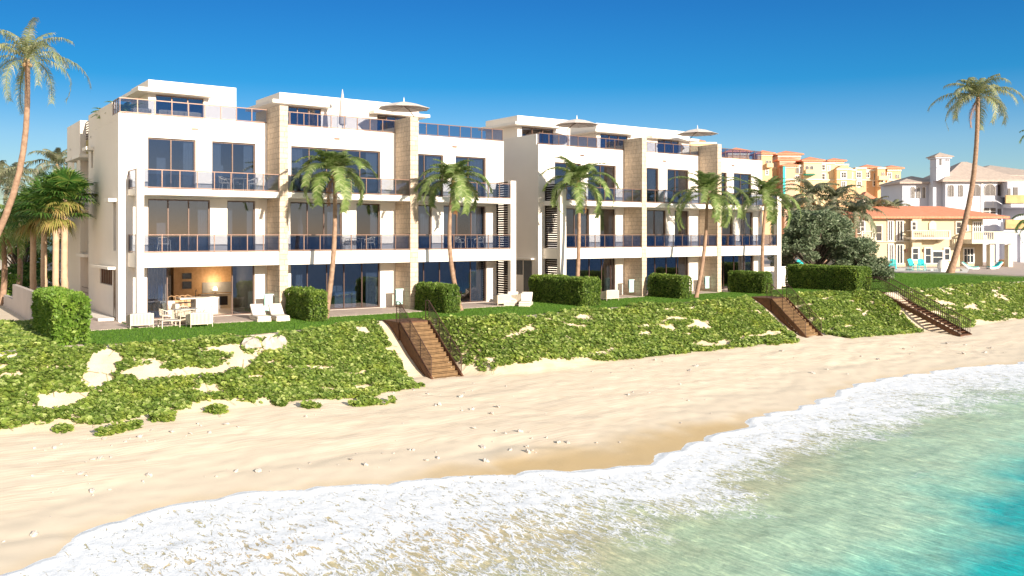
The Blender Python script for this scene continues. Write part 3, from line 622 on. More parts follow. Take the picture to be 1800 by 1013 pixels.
# ================================================================ vegetation
def frond_geo(org, az, el, L, droop, V, Fq, Ft, nl=44, lw=.045, ll=.5, hang=.6, wind=0.0, seg=12):
    """one feather frond: rachis strip + drooping leaflets"""
    p = np.array(org, float); e = el; pts = [p.copy()]; dirs = []
    for i in range(seg):
        d = np.array([math.cos(az)*math.cos(e), math.sin(az)*math.cos(e), math.sin(e)]); dirs.append(d)
        p = p+d*L/seg; pts.append(p.copy()); e -= droop/seg*(1+.8*i/seg); az += wind/seg
    dirs.append(dirs[-1]); pts = np.array(pts); dirs = np.array(dirs)
    side = np.cross(dirs, [0, 0, 1.]); side /= np.linalg.norm(side, axis=1)[:, None]+1e-9
    upv = np.cross(side, dirs)
    b = len(V)
    for i in range(seg+1):
        w_ = .03*(1-i/(seg+1))*L/2.2+.006; V.append(pts[i]-side[i]*w_); V.append(pts[i]+side[i]*w_)
    for i in range(seg): Fq.append((b+2*i, b+2*i+1, b+2*i+3, b+2*i+2))
    for k in range(nl):
        t = .13+.86*k/nl; f_ = t*seg; i = int(f_); q = f_-i
        P = pts[i]*(1-q)+pts[min(i+1, seg)]*q; d = dirs[i]; s_ = side[i]; u = upv[i]
        ln = ll*(math.sin(min(1, t*1.25+.12)*math.pi*.86)**.6)*(1-.25*t)
        for sg in (-1, 1):
            j = random.uniform(.85, 1.12); dv = s_*sg*random.uniform(.85, 1.05) + d*random.uniform(.35, .65) + u*random.uniform(.05, .3)
            dv /= np.linalg.norm(dv); m_ = P+dv*ln*.5*j; m_[2] -= ln*hang*.12; tp = P+dv*ln*j*.9; tp[2] -= ln*hang*random.uniform(.55, 1.0)
            w_ = lw*.5; wd = d*w_; b = len(V)
            V += [P-wd, P+wd, m_+wd*1.05, m_-wd*1.05, tp]; Fq.append((b, b+1, b+2, b+3)); Ft.append((b+3, b+2, b+4))
def crown_mesh(name, fronds, mats, parent, **kw):
    V = []; Fq = []; Ft = []; kw_ = dict(kw)
    mi = []
    for f_ in fronds:
        a = len(Fq); c = len(Ft); frond_geo(*f_[:5], V, Fq, Ft, **{**kw, **(f_[5] if len(f_) > 5 else {})})
    return npmesh(name, V, [np.array(Fq), np.array(Ft)], mats, parent)
def trunk_pts(b, t, bow, n=9):
    b = np.array(b, float); t = np.array(t, float); out = []
    for i in range(n+1):
        s_ = i/n; p_ = b+(t-b)*s_; k = math.sin(math.pi*s_); out.append(p_+np.array(bow)*k)
    return out
def coconut_palm(base, top, bow, rad, nf, L, label, group, leaf='palmleaf', seed=1, dead=1, az_bias=None, lw=.05, nl=44, ll=.5, hang=.8, wind=0, trunk='trunk', r0=.15, r1=.085):
    random.seed(seed); root = empty('coconut_palm', base, 0, label, 'palm tree', group)
    rel = tuple(np.array(top)-np.array(base)); pts = trunk_pts((0, 0, -.3), rel, bow, 12)
    n = len(pts); rr = [r0*(1.35 if i == 0 else 1)*(1-i/n)+r1*i/n for i in range(n)]
    P = []; Rr = []
    for i in range(n-1):            # ringed bark
        for k in range(5):
            s_ = k/5; P.append(pts[i]*(1-s_)+pts[i+1]*s_); Rr.append((rr[i]*(1-s_)+rr[i+1]*s_)*(1+.05*(k % 2)))
    P.append(pts[-1]); Rr.append(r1*1.25)
    MB().tube(P, Rr, 10).build('trunk', M[trunk], root, True)
    fr = []; c = np.array(rel)
    for i in range(nf):
        az = i*2.39996+random.uniform(-.25, .25); t = i/nf
        el = math.radians(86-92*t)+random.uniform(-.12, .12)
        fr.append((c+np.array([0, 0, .05]), az, el, L*random.uniform(.88, 1.1)*(.72+.5*min(1, t*2)), 1.05+.75*t+random.uniform(-.2, .3)))
    crown_mesh('crown', fr, M[leaf], root, nl=nl, lw=lw, ll=ll, hang=hang, wind=wind)
    if dead:
        fr = [(c-np.array([0, 0, .1]), random.uniform(0, 6.28), -.9, L*.75, .75) for _ in range(dead)]
        crown_mesh('dead_frond', fr, M['deadleaf'], root, nl=26, lw=lw*.8, ll=ll*.6, hang=1)
    mb = MB(); mb.blob(tuple(c), (.14, .14, .22), 8, 6)
    for k in range(5): mb.blob((c[0]+.17*math.cos(k*1.3), c[1]+.17*math.sin(k*1.3), c[2]-.2), (.085, .085, .11), 7, 5)
    mb.build('nut_cluster', M['timber'], root, True)
    return root
GP = 'coconut palms growing in front of the white townhouses'
fp = [  # base px, Y, (px,py) crown, spread
    (571, 45.2, 588, 305, 2.25, 'coconut palm leaning right, rising behind the first clipped hedge'),
    (812, 45.4, 797, 322, 2.35, 'coconut palm with one orange dead frond, in front of the third balcony bay'),
    (1012, 46.2, 1017, 322, 2.6, 'coconut palm beside the dark louvre screen of the right townhouse block'),
    (1222, 44.6, 1243, 345, 2.95, 'coconut palm leaning right, its foot on the lawn by the stone pillar'),
    (1341, 46.0, 1347, 350, 2.8, 'coconut palm in front of the last balcony at the right end of the townhouses')]
bows = [(.25, 0, 0), (-.55, 0, 0), (.15, 0, 0), (.35, 0, 0), (-.25, 0, 0)]
for i, (bp, Y, cp, cy_, L, lb) in enumerate(fp):
    bx = xat(bp, Y); cx = xat(cp, Y+.3); cz = zat(cy_, cx, Y+.3)
    coconut_palm((bx, Y, G), (cx, Y+.3, cz), bows[i], 0, 24, L*1.1, lb, GP, seed=40+i, dead=1 if i else 1, ll=.82, hang=.36, nl=72, lw=.052, r0=.155, r1=.095)
# tall palms
cx, cy2 = fwd(48, 47); coconut_palm((*fwd(-100, 47), G), (cx, cy2, zat(108, cx, cy2)), (1.25, -.5, 0), 0, 21, 3.1, 'tall wispy pale coconut palm leaning over the left edge against the sky', 'tall wind-blown palms', 'paleleaf', 62, 0, ll=.62, nl=40, lw=.045, hang=1.0, wind=.35, r0=.19, r1=.12)
bx, by = gnd(1669, 480); cx, cy2 = fwd(1719, dep(bx, by)); coconut_palm((bx, by, G), (cx, cy2, zat(172, cx, cy2)), (.9, -.5, -.3), 0, 22, 5.0, 'tall curved wispy coconut palm standing before the yellow villa', 'tall wind-blown palms', 'paleleaf', 81, 1, ll=1.25, nl=42, lw=.09, hang=1.0, wind=.35, r0=.38, r1=.19)

# fan palms on the left
def fan_leaf(org, az, el, pet, r, V, Fq, Ft, nseg=20, droop=.3, w0=.10):
    d = np.array([math.cos(az)*math.cos(el), math.sin(az)*math.cos(el), math.sin(el)]); s_ = np.cross(d, [0, 0, 1.]); s_ /= np.linalg.norm(s_)+1e-9; u = np.cross(s_, d)
    o = np.array(org)+d*pet+np.array([0, 0, -.06*pet]); b = len(V); V += [np.array(org)-s_*.02, np.array(org)+s_*.02, o+s_*.015, o-s_*.015]; Fq.append((b, b+1, b+2, b+3))
    tl = random.uniform(-.5, .5)
    for k in range(nseg):
        a = math.radians(-125+250*k/(nseg-1)); ln = r*(1-.22*abs(a)/2.2)*random.uniform(.9, 1.08)
        dv = d*math.cos(a)+s_*math.sin(a)+u*(-.18+.25*abs(math.sin(a))+tl*math.sin(a)*.5); dv /= np.linalg.norm(dv); pr = np.cross(dv, u); pr /= np.linalg.norm(pr)+1e-9
        m_ = o+dv*ln*.58; m_[2] -= ln*droop*.12; tp = o+dv*ln; tp[2] -= ln*droop*random.uniform(.5, 1.2)
        w_ = w0*.5; b = len(V); V += [o-pr*w_*.25, o+pr*w_*.25, m_+pr*w_, m_-pr*w_, tp]; Fq.append((b, b+1, b+2, b+3)); Ft.append((b+3, b+2, b+4))
def fan_palm(base, h, label, seed, R=1.0, n=36, tr=.19):
    random.seed(seed); root = empty('fan_palm', base, 0, label, 'palm tree', 'stout fan palms beside the left wall')
    MB().tube([(0, 0, -.2), (.02, 0, h*.3), (0, .03, h*.33), (.02, .02, h*.7), (0, 0, h)], [tr*1.1, tr, tr*.95, tr*.92, tr*.8], 12).build('trunk', M['smoothtrunk'], root, True)
    V = []; Fq = []; Ft = []
    for i in range(n):
        t = i/n; fan_leaf((0, 0, h+.1), i*2.4+random.uniform(-.3, .3), math.radians(86-92*t)+random.uniform(-.1, .1), R*random.uniform(.75, 1.15), R*random.uniform(.9, 1.1), V, Fq, Ft)
    npmesh('crown', V, [np.array(Fq), np.array(Ft)], M['fanleaf'], root)
    V = []; Fq = []; Ft = []
    for i in range(10): fan_leaf((0, 0, h-.0), i*2.4, math.radians(-12-26*random.random()), R*.55, R*.62, V, Fq, Ft, droop=.8)
    npmesh('dry_skirt', V, [np.array(Fq), np.array(Ft)], M['fandry'], root)
    return root
fl = [(113, 8.55, 350, 'fan palm with smooth stout trunk nearest the white townhouse wall'), (98, 8.2, 378, 'fan palm second from the townhouse wall, trunk ringed low down'),
      (77, 8.3, 372, 'fan palm third from the townhouse wall among the stout trunks'), (58, 7.9, 388, 'fan palm farthest left of the four stout smooth trunks')]
for i, (px, X, py, lb) in enumerate(fl):
    Y = yat(px, X); z = zat(py, X, Y); fan_palm((X, Y, G), z-G-.0, lb, 5+i, 1.15+.04*i)
# palms behind on the left
bp = []
for i, (px, py, d, L, lb) in enumerate([(30, 392, 62, 3.0, 'coconut palm drooping low behind the fan palms at the left edge'), (2, 405, 58, 3.0, 'yellowing coconut palm cut by the left edge of the picture'),
        (22, 318, 80, 3.6, 'greyish feathery palm against the sky behind the left fan palms'), (100, 292, 82, 3.2, 'grey-green palm showing above the fan palms by the white wall'), (-8, 330, 74, 4.0, 'grey palm half outside the left edge')]):
    x_, y_ = fwd(px, d); coconut_palm((x_, y_, G), (x_, y_, zat(py, x_, y_)), (.2, 0, 0), 0, 18, L, lb, 'palms behind the left garden wall', 'palmleaf' if i < 2 else 'farleaf', 90+i, 2 if i < 2 else 1, nl=30, lw=.09, ll=.8, hang=1, r0=.2, r1=.14)

# broad bushes / trees
def clump_tree(name, base, label, cat, clumps, leaf, nl=220, ls=.12, group=None, trunks=(), seed=0):
    """clumps: (dx,dy,dz,r)"""
    r_ = np.random.default_rng(seed); root = empty(name, base, 0, label, cat, group)
    mb = MB()
    for pts, ra in trunks: mb.tube(pts, ra, 6)
    for c in clumps:
        mb.tube([(c[0]*.1, c[1]*.1, c[2]*.35), (c[0]*.6, c[1]*.6, c[2]*.75), (c[0], c[1], c[2])], [.10, .06, .02], 5)
    mb.build('trunk', M['branch'], root, True)
    P = []
    for c in clumps:
        n = int(nl*c[3]**2*(1.0)); v = r_.normal(size=(n, 3)); v /= np.linalg.norm(v, axis=1)[:, None]
        rr = c[3]*(.45+.6*r_.random(n)**.6); sc = np.array([1, 1, .62])
        ang = fbm(v[:, 0]*2.5+c[0]*3, v[:, 1]*2.5+c[1]*3, v[:, 2]*2.5+c[2], o=3); rr *= (.62+.75*ang)
        P.append(np.array(c[:3])+v*rr[:, None]*sc)
    P = np.concatenate(P); n = len(P); d = r_.normal(size=(n, 3)); d[:, 2] *= .6; d /= np.linalg.norm(d, axis=1)[:, None]
    s_ = r_.normal(size=(n, 3)); s_ = np.cross(d, s_); s_ /= np.linalg.norm(s_, axis=1)[:, None]; L = ls*(.6+.9*r_.random(n))[:, None]
    V = np.stack([P-d*L, P+s_*L*.42, P+d*L, P-s_*L*.42], 1).reshape(-1, 3)
    npmesh('crown', V, [np.arange(n*4).reshape(-1, 4)], M[leaf], root)
    return root
random.seed(3)
# big grey-green shore tree right of the townhouses
def scatter(n, wx, wy, z0, z1, r0, r1, taper=.5):
    out = []
    for _ in range(n):
        z = random.uniform(z0, z1); k = 1-taper*((z-z0)/(z1-z0)); a = random.uniform(0, 6.28); q = random.random()**.5
        out.append((wx*k*q*math.cos(a), wy*k*q*math.sin(a), z, random.uniform(r0, r1)))
    return out
x_, y_ = fwd(1443, 88)
tr = [([(0, 0, -.1), (-.3, 0, 1.1), (-1.4, 0, 2.6)], [.16, .12, .06]), ([(0, 0, -.1), (.3, 0, 1.2), (1.5, 0, 2.8)], [.16, .11, .06]), ([(0, 0, 0), (.05, 0, 1.5), (-.2, .2, 3.2)], [.12, .09, .05])]
cl = [c for c in scatter(54, 5.0, 3.2, 2.5, 6.6, .75, 1.35, .45)]
clump_tree('shore_tree', (x_-.9, y_, G), 'large dark grey-green spreading tree with bare forked trunk by the long hedge', 'tree', cl, 'bush', 520, .15, trunks=tr, seed=4)
x_, y_ = fwd(1512, 86)
clump_tree('shore_tree', (x_, y_, G), 'lower feathery grey-green tree sloping down towards the yellow villa terrace', 'tree', scatter(40, 3.4, 2.4, .4, 4.0, .6, 1.1, .55), 'bush', 520, .14, seed=6)
x_, y_ = fwd(1385, 92)
clump_tree('shore_tree', (x_, y_, G), 'pale scrubby bush behind the end column and garden wall', 'tree', scatter(26, 2.2, 1.5, .3, 4.0, .5, .9, .4), 'farleaf', 420, .13, seed=8)
# palms behind those trees
for i, (px, py, d, L, lb) in enumerate([(1392, 358, 112, 5.0, 'scruffy grey palm just right of the townhouse end column'), (1428, 332, 118, 5.0, 'upright palm in front of the green awning of the orange building'),
        (1470, 338, 116, 5.0, 'bushy palm left of the small red roof, before the orange building'), (1502, 362, 112, 4.2, 'greyish palm touching the left end of the villa roof'), (1536, 352, 135, 4.6, 'palm behind the villa roof, below the middle of the orange building'),
        (1570, 358, 138, 4.2, 'low spreading palm behind the villa roof beside the white villa'), (1448, 372, 106, 4.0, 'low palm rising out of the big grey-green tree')]):
    x_, y_ = fwd(px, d); coconut_palm((x_, y_, G), (x_, y_, zat(py+16, x_, y_)), (.3, 0, 0), 0, 20, L*.92, lb, 'palms between the townhouses and the orange building', 'farleaf', 120+i, 1, nl=30, lw=.13, ll=1.1, hang=.8, r0=.25, r1=.18)
x_, y_ = fwd(1826, 96); coconut_palm((x_, y_, G), (x_, y_, zat(392, x_, y_)), (.2, 0, 0), 0, 16, 2.9, 'palm whose fronds enter at the right edge below the ochre balcony', None, 'palmleaf', 140, 0, nl=30, lw=.1, ll=.8, r0=.2, r1=.15)
x_, y_ = fwd(1832, 96); coconut_palm((x_, y_, G), (x_, y_, zat(240, x_, y_)), (.2, 0, 0), 0, 16, 2.5, 'tall palm whose single frond tip enters at the right edge of the sky', None, 'palmleaf', 144, 0, nl=30, lw=.09, ll=.6, r0=.2, r1=.15)
x_, y_ = fwd(8, 60); clump_tree('garden_shrub', (x_, y_, G), 'dark leafy shrub behind the stepped wall at the left edge', 'shrub', scatter(14, 1.2, 1.5, .4, 1.7, .45, .7), 'hedgelight', 500, .08, seed=12)
x_, y_ = fwd(42, 72); clump_tree('garden_shrub', (x_, y_, G), 'tall dark foliage between the stout palm trunks and the left edge', 'shrub', scatter(30, 2.6, 1.5, .3, 5.2, .6, 1.1, .3), 'fanleaf', 300, .14, seed=13)

# clipped hedges
def hedge(x0, x1, y0, y1, h, label, seed, light=False, dens=620, ls=.055):
    r_ = np.random.default_rng(seed); cx, cy_ = (x0+x1)/2, (y0+y1)/2; root = empty('clipped_hedge', (cx, cy_, G), 0, label, 'hedge', 'clipped hedges dividing the gardens')
    w_, l = (x1-x0)/2, (y1-y0)/2
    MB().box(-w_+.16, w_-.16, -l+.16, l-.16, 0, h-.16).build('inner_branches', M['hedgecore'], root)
    P = []; N = []
    def face(area, fn, nrm):
        n = int(area*dens); a, b = r_.random(n), r_.random(n); P.append(fn(a, b)); N.append(np.tile(nrm, (n, 1)))
    z0 = .0
    face(2*l*h, lambda a, b: np.stack([np.full_like(a, -w_), -l+2*l*a, z0+h*b], -1), (-1, 0, 0))
    face(2*l*h*.6, lambda a, b: np.stack([np.full_like(a, w_), -l+2*l*a, z0+h*b], -1), (1, 0, 0))
    face(2*w_*h, lambda a, b: np.stack([-w_+2*w_*a, np.full_like(a, -l), z0+h*b], -1), (0, -1, 0))
    face(2*w_*h*.6, lambda a, b: np.stack([-w_+2*w_*a, np.full_like(a, l), z0+h*b], -1), (0, 1, 0))
    face(4*w_*l, lambda a, b: np.stack([-w_+2*w_*a, -l+2*l*b, np.full_like(a, h)], -1), (0, 0, 1))
    P = np.concatenate(P); N = np.concatenate(N); n = len(P)
    bump = fbm(P[:, 0]*2.2+seed, P[:, 1]*2.2, P[:, 2]*2.2, o=3)-.5
    # round the edges
    q = np.stack([np.abs(P[:, 0])/w_, np.abs(P[:, 1])/l, P[:, 2]/h], -1)
    rd = .24
    dx = np.maximum(np.abs(P[:, 0])-(w_-rd), 0); dy = np.maximum(np.abs(P[:, 1])-(l-rd), 0); dz = np.maximum(P[:, 2]-(h-rd), 0)
    k = np.sqrt(dx**2+dy**2+dz**2); over = np.where(k > rd, (k-rd)/np.maximum(k, 1e-6), 0)
    P[:, 0] -= np.sign(P[:, 0])*dx*over; P[:, 1] -= np.sign(P[:, 1])*dy*over; P[:, 2] -= dz*over
    P = P + N*(bump*.28+r_.normal(0, .035, n))[:, None]
    d = N*.8+r_.normal(size=(n, 3))*.75; d /= np.linalg.norm(d, axis=1)[:, None]; s_ = np.cross(d, r_.normal(size=(n, 3))); s_ /= np.linalg.norm(s_, axis=1)[:, None]
    L = ls*(.6+.9*r_.random(n))[:, None]; V = np.stack([P-d*L, P+s_*L*.5, P+d*L, P-s_*L*.5], 1).reshape(-1, 3)
    npmesh('foliage', V, [np.arange(n*4).reshape(-1, 4)], M['hedgelight' if light else 'hedge'], root)
hedge(6.0, 7.25, 40.9, 47.4, 2.0, 'big bushy light green hedge at the left, nearest the dune', 1, True, 520, .085)
hedge(18.55, 19.45, 43.9, 47.8, 1.62, 'dark clipped hedge between the first pair of sun loungers and the first palm', 2)
hedge(26.85, 27.75, 43.9, 47.8, 1.62, 'dark clipped hedge just behind the nearest beach stairs', 3)
hedge(36.6, 38.1, 43.2, 49.2, 1.75, 'deep clipped hedge filling the gap between the two townhouse blocks', 4)
hedge(46.6, 47.5, 44.1, 47.8, 1.62, 'dark clipped hedge left of the leaning palm foot', 5)
hedge(55.5, 56.4, 44.0, 47.8, 1.66, 'dark clipped hedge behind the middle beach stairs', 6)
hedge(63.9, 65.9, 41.6, 48.6, 1.95, 'long clipped hedge at the head of the farthest beach stairs', 7)
random.seed(21)
# ================================================================ townhouses
class Each(MB):
    """every box/bar added becomes a part object of its own"""
    def add(s, vs, fs):
        s.parts = getattr(s, 'parts', []) + [(vs, fs)]; return s
    def build(s, name, mats, parent=None, smooth=False, bevel=0):
        for vs, fs in s.parts:
            m = MB(); m.add(vs, fs); o = m.build(name, mats, parent, smooth, bevel)
        return o
F0, F2, F3, RF = -.14, 3.46, 6.80, 10.50
S2B, S3B = 2.71, 6.47
def wall_strip(mb, y0, y1, x0, x1, z0, z1, ops):
    """solid wall x0..x1 with openings (xa,xb,za,zb)"""
    ops = sorted(ops); x = x0
    for a, b, za, zb in ops:
        if a > x: mb.box(x, a, y0, y1, z0, z1)
        if za > z0: mb.box(a, b, y0, y1, z0, za)
        if zb < z1: mb.box(a, b, y0, y1, zb, z1)
        x = b
    if x < x1: mb.box(x, x1, y0, y1, z0, z1)
def wall_strip_y(mb, x0, x1, y0, y1, z0, z1, ops):
    ops = sorted(ops); y = y0
    for a, b, za, zb in ops:
        if a > y: mb.box(x0, x1, y, a, z0, z1)
        if za > z0: mb.box(x0, x1, a, b, z0, za)
        if zb < z1: mb.box(x0, x1, a, b, zb, z1)
        y = b
    if y < y1: mb.box(x0, x1, y, y1, z0, z1)
def window(root, x0, x1, z0, z1, mulls, y=YW+.14, gl='glass', fr='midbronze', skip=None, fw=.055):
    mb = MB(); t = .08
    mb.box(x0, x0+fw, y, y+t, z0, z1).box(x1-fw, x1, y, y+t, z0, z1).box(x0+fw, x1-fw, y, y+t, z1-.07, z1).box(x0+fw, x1-fw, y, y+t, z0, z0+.06)
    for m in mulls: mb.box(m-.03, m+.03, y-.004, y+t-.004, z0+.06, z1-.07)
    o = mb.build('window', M[fr], root); e = [x0]+list(mulls)+[x1]
    for i in range(len(e)-1):
        if skip and i in skip: continue
        a = e[i]+.035; b = e[i+1]-.035
        MB().box(a, b, y+.03, y+.042, z0+.05, z1-.06).build('pane', M[gl], o)
    return o
def railing(parent, x0, x1, y, z, h, n, ret=None, ret_n=2):
    """glass railing along X (and a return along Y at x0)"""
    mb = MB(); g = MB(); p = .022
    mb.box(x0, x1, y-.03, y+.03, z+h-.045, z+h); mb.box(x0, x1, y-.018, y+.018, z+.04, z+.085)
    for i in range(n+1):
        x = x0+(x1-x0)*i/n; mb.box(max(x-p, x0), min(x+p, x1), y-.024, y+.024, z+.004, z+h-.045)
        if i < n: g.box(x+p+.012, x+(x1-x0)/n-p-.012, y-.006, y+.006, z+.095, z+h-.055)
    if ret:
        y1 = ret
        mb.box(x0-.03, x0+.03, y+.03, y1, z+h-.045, z+h); mb.box(x0-.018, x0+.018, y+.03, y1, z+.04, z+.085)
        for i in range(1, ret_n+1):
            yy = y+(y1-y)*i/ret_n; mb.box(x0-.024, x0+.024, yy-2*p, yy, z+.004, z+h-.045)
        for i in range(ret_n):
            a = y+(y1-y)*i/ret_n; g.box(x0-.006, x0+.006, a+.045, a+(y1-y)/ret_n-.06, z+.095, z+h-.055)
    r = mb.build('railing', M['bronze'], parent); g.build('railing_glass', M['railglass'], parent); return r
def louver(root, x, z0, z1):
    mb = MB()
    for y in (YB+.34, YW-.06): mb.box(x-.04, x+.04, y, y+.06, z0, z1)
    mb.box(x-.045, x+.045, YB+.34, YW, z1, z1+.07)
    z = z0+.1
    while z < z1-.05: mb.box(x-.06, x+.06, YB+.40, YW-.06, z, z+.112); z += .155
    mb.build('louvre_screen', M['louv'], root)
def interior(root, xs_, z0, z1, y1, flr, k):
    """floor, back wall and ceiling-high partition pieces for one storey"""
    pass

def block(name, label, X0, X1, cols, pillars, units, pents, lou, sideL):
    root = empty(name, (0, 0, 0), 0, label, 'apartment building', 'pair of white three-storey townhouse blocks')
    w = MB()
    for (z0, z1, key) in ((G-.3, 3.1, 'g'), (3.1, 6.7, 'f2'), (6.7, 10.83, 'f3')):
        ops = []
        for u in units:
            for (a, b, mul) in u[key]:
                za, zb = {'g': (F0, S2B+.05), 'f2': (F2+.02, 6.33), 'f3': (F3+.02, 9.62)}[key]; ops.append((a, b, za, zb))
        wall_strip(w, YW, YW+.24, X0, X1, z0, z1, ops)
    # left flank with its notch, right flank, rear
    XL = X0
    wall_strip_y(w, XL, XL+.24, YW+.24, 58.0, G-.3, 11.57 if not sideL else 10.5, [(a, b, c, d) for a, b, c, d in sideL[0]] if sideL else [])
    if sideL:
        w.box(XL, XL+.24, 51.4, 58.0, 10.5, 11.57); w.box(XL, XL+.24, YW+.24, 51.4, 10.5, 10.83)
        w.box(XL+.24, XL+1.3, 57.76, 58.0, G-.3, 11.57)
        w.box(XL+1.3, XL+1.5, 58.0, 60.7, G-.3, 10.2)
        w.box(XL, XL+.24, 60.7, 65.4, G-.3, 11.57); w.box(XL+.24, XL+1.5, 60.7, 60.94, G-.3, 11.57)
    else:
        w.box(XL, XL+.24, 58.0, 65.4, G-.3, 11.57)
    w.box(X1-.24, X1, YW+.24, 65.4, G-.3, 10.83); w.box(X0+.24, X1-.24, 65.16, 65.4, G-.3, 10.83)
    w.build('wall', M['wall'], root, bevel=.012)
    # storey slabs, party walls
    s = MB()
    xi = X0+.24; xe = X1-.24
    yb = 57.7 if sideL else 65.1
    for z0, z1 in ((G-.2, F0), (3.0, F2-.03), (6.45, F3-.03), (10.2, RF)):
        s.box(xi, xe, YW+.24, 57.7, z0, z1)
        if z0 > 10: s.box(xi+(1.3 if sideL else 0), xe, 57.75, 65.1, z0, z1)
    s.build('floor_slab', M['floor'], root)
    c = MB()
    for z in (2.98, 6.43, 10.18): c.box(xi+.01, xe-.01, YW+.25, 57.6, z-.03, z+.015)
    c.build('ceiling', M['interior'], root)
    b = MB(); edges = [X0+.12]+[(p0+p1)/2 for p0, p1 in pillars]+[X1-.12]
    for (z0, z1) in ((F0, 2.95), (F2-.03, 6.40), (F3-.03, 10.15)):
        b.box(xi, xe, 56.2, 56.4, z0, z1)
        for e in edges[1:-1]: b.box(e-.12, e+.12, YW+.25, 56.2, z0, z1)
        for i in range(len(edges)-1):
            a, d = edges[i], edges[i+1]; L = d-a
            if z0 < 0 and i == 0 and sideL: continue
            b.box(a+L*.30, a+L*.36, 52.5, 55, z0, z1); b.box(a+L*.62, a+L*.86, 53.2, 53.35, z0, z1); b.box(a+.2, a+L*.2, 54.0, 54.15, z0, z1)
    b.build('partition_wall', M['interior'], root)
    # pillars (stone) and end columns
    for p0, p1 in pillars:
        m = MB(); m.box(p0, p1, YB-.06, YW+.05, G-.1, 11.66); m.build('stone_pillar', M['stone'], root, bevel=.01)
        m = MB(); m.box(p0+.1, p1-.1, YW+.25, YP-.02, RF+.01, 11.25); m.build('terrace_divider', M['wall'], root)
    for (c0, c1, zt) in cols:
        MB().box(c0, c1, YB-.03, YB+.32, G-.1, zt).build('column', M['wall'], root, bevel=.012)
    # balconies
    bx = [cols[0][1] if cols[0][0] < X0+2 else X0]+[v for p in pillars for v in p]+[cols[-1][0] if cols[-1][0] > X1-2 else X1]
    for i in range(0, len(bx), 2):
        a, d = bx[i], bx[i+1]; u = units[i//2]
        for (zb, zt, zr) in ((S2B, F2, 4.42), (S3B, F3, 7.80)):
            m = MB(); m.box(a, d, YB, YW-.003, zb, zt)
            if i == 0 and cols[0][0] < X0+2: m.box(cols[0][0]-.02, a, YB+.325, YW-.003, zb, zt)
            bl = m.build('balcony', M['trim'], root, bevel=.012)
            railing(bl, a, d, YB+.05, zt, zr-zt, 8)
            if i == 0 and sideL:
                railing_side(bl, cols[0][0]+.03, YB+.36, YW-.01, zt, zr-zt)
            # soffit light strip / tile floor
            MB().box(a+.02, d-.02, YB+.12, YW-.02, zt+.002, zt+.012).build('balcony_tiles', M['floor'], bl)
    # windows
    for ui, u in enumerate(units):
        for (a, b_, mul) in u['f3']: window(root, a, b_, F3+.02, 9.62, mul)
        for (a, b_, mul) in u['f2']: window(root, a, b_, F2+.02, 6.33, mul)
        for (a, b_, mul) in u['g']:
            op = ui == 0 and bool(sideL)
            window(root, a, b_, F0, S2B+.05, mul, fr='midbronze' if op else 'darkbronze', skip=(1,) if op else None)
        # curtains
        cm = MB()
        for key, z0, z1 in (('f3', F3, 9.6), ('f2', F2, 6.3), ('g', F0, 2.7)):
            for wi, (a, b_, mul) in enumerate(u[key]):
                if ui == 0 and key == 'g' and sideL: continue
                for side in ((0, 1) if (wi+ui) % 2 else (1,)):
                    n = 7; wdt = .5+.25*((ui*7+wi*3) % 3)
                    if b_-a < 1.8: wdt *= .6
                    for k in range(n):
                        x = (a+.08+wdt*k/n) if side == 0 else (b_-.08-wdt*(k+1)/n)
                        cm.box(x, x+wdt/n*.98, YW+.33+.03*(k % 2), YW+.36+.03*(k % 2), z0+.02, z1)
        cm.build('curtain', M['cream'], root)
    # roof rail per bay, at the wall plane
    rx = [X0]+[v for p in pillars for v in p]+[X1]
    for i in range(0, len(rx), 2):
        a, d = rx[i], rx[i+1]; n = max(5, round((d-a)/.92))
        if i == 0: railing(root, a+.08, d, YW+.06, 10.83, .82, n, ret=51.38, ret_n=3).name = 'roof_railing'
        else: railing(root, a+(.02), d-(.06 if i == len(rx)-2 else 0), YW+.06, 10.83, .82, n).name = 'roof_railing'
    if not sideL: pass
    # fittings on the parapet wall
    for i in range(0, len(rx), 2):
        xm = (rx[i]+rx[i+1])/2-.1
        MB().box(xm-.15, xm+.2, YW-.05, YW, 10.18, 10.28).build('wall_light', M['bronze'], root)
    # penthouses
    for (x0, x1, xc, wins, right) in pents:
        m = MB(); z0 = RF; zt = 13.5
        ops = [(a, b_, 11.4, 12.66) for a, b_ in wins]
        wall_strip(m, YP, YP+.2, x0, x1, z0, 12.72, ops)
        m.box(x0, x0+.2, YP+.2, 58.85, z0, 12.72); m.box(x1-.2, x1, YP+.2, 58.85, z0, 12.72); m.box(x0+.2, x1-.2, 58.65, 58.85, z0, 12.72)
        m.box(x0, x1, YP, 58.85, 12.72, zt)
        ph = m.build('penthouse', M['wall'], root, bevel=.012)
        m = MB(); m.box(x0-.72, xc, YP-.75, YP-.004, 12.70, 12.92); m.box(x0-.72, x0-.004, YP-.004, 58.85, 12.70, 12.92)
        if right: m.box(right-.9, x1+.5, YP-.7, YP-.004, 12.62, 12.82); m.box(x1+.004, x1+.5, YP-.004, 57, 12.62, 12.82)
        m.build('canopy', M['trim'], ph, bevel=.01)
        for a, b_ in wins:
            g = MB(); fr = MB(); g.box(a+.04, b_-.04, YP+.09, YP+.1, 11.44, 12.62); n = 3
            for k in range(n+1): xx = a+(b_-a)*k/n; fr.box(max(a, xx-.03), min(b_, xx+.03), YP+.05, YP+.13, 11.4, 12.66)
            fr.box(a+.03, b_-.03, YP+.052, YP+.128, 11.4, 11.45); fr.box(a+.03, b_-.03, YP+.052, YP+.128, 12.6, 12.66)
            g.build('pane', M['glass'], ph); fr.build('window_frame', M['bronze'], ph)
        MB().box(x0+.21, x1-.21, 57.5, 57.6, RF+.01, 12.7).build('inner_wall', M['interior'], ph)
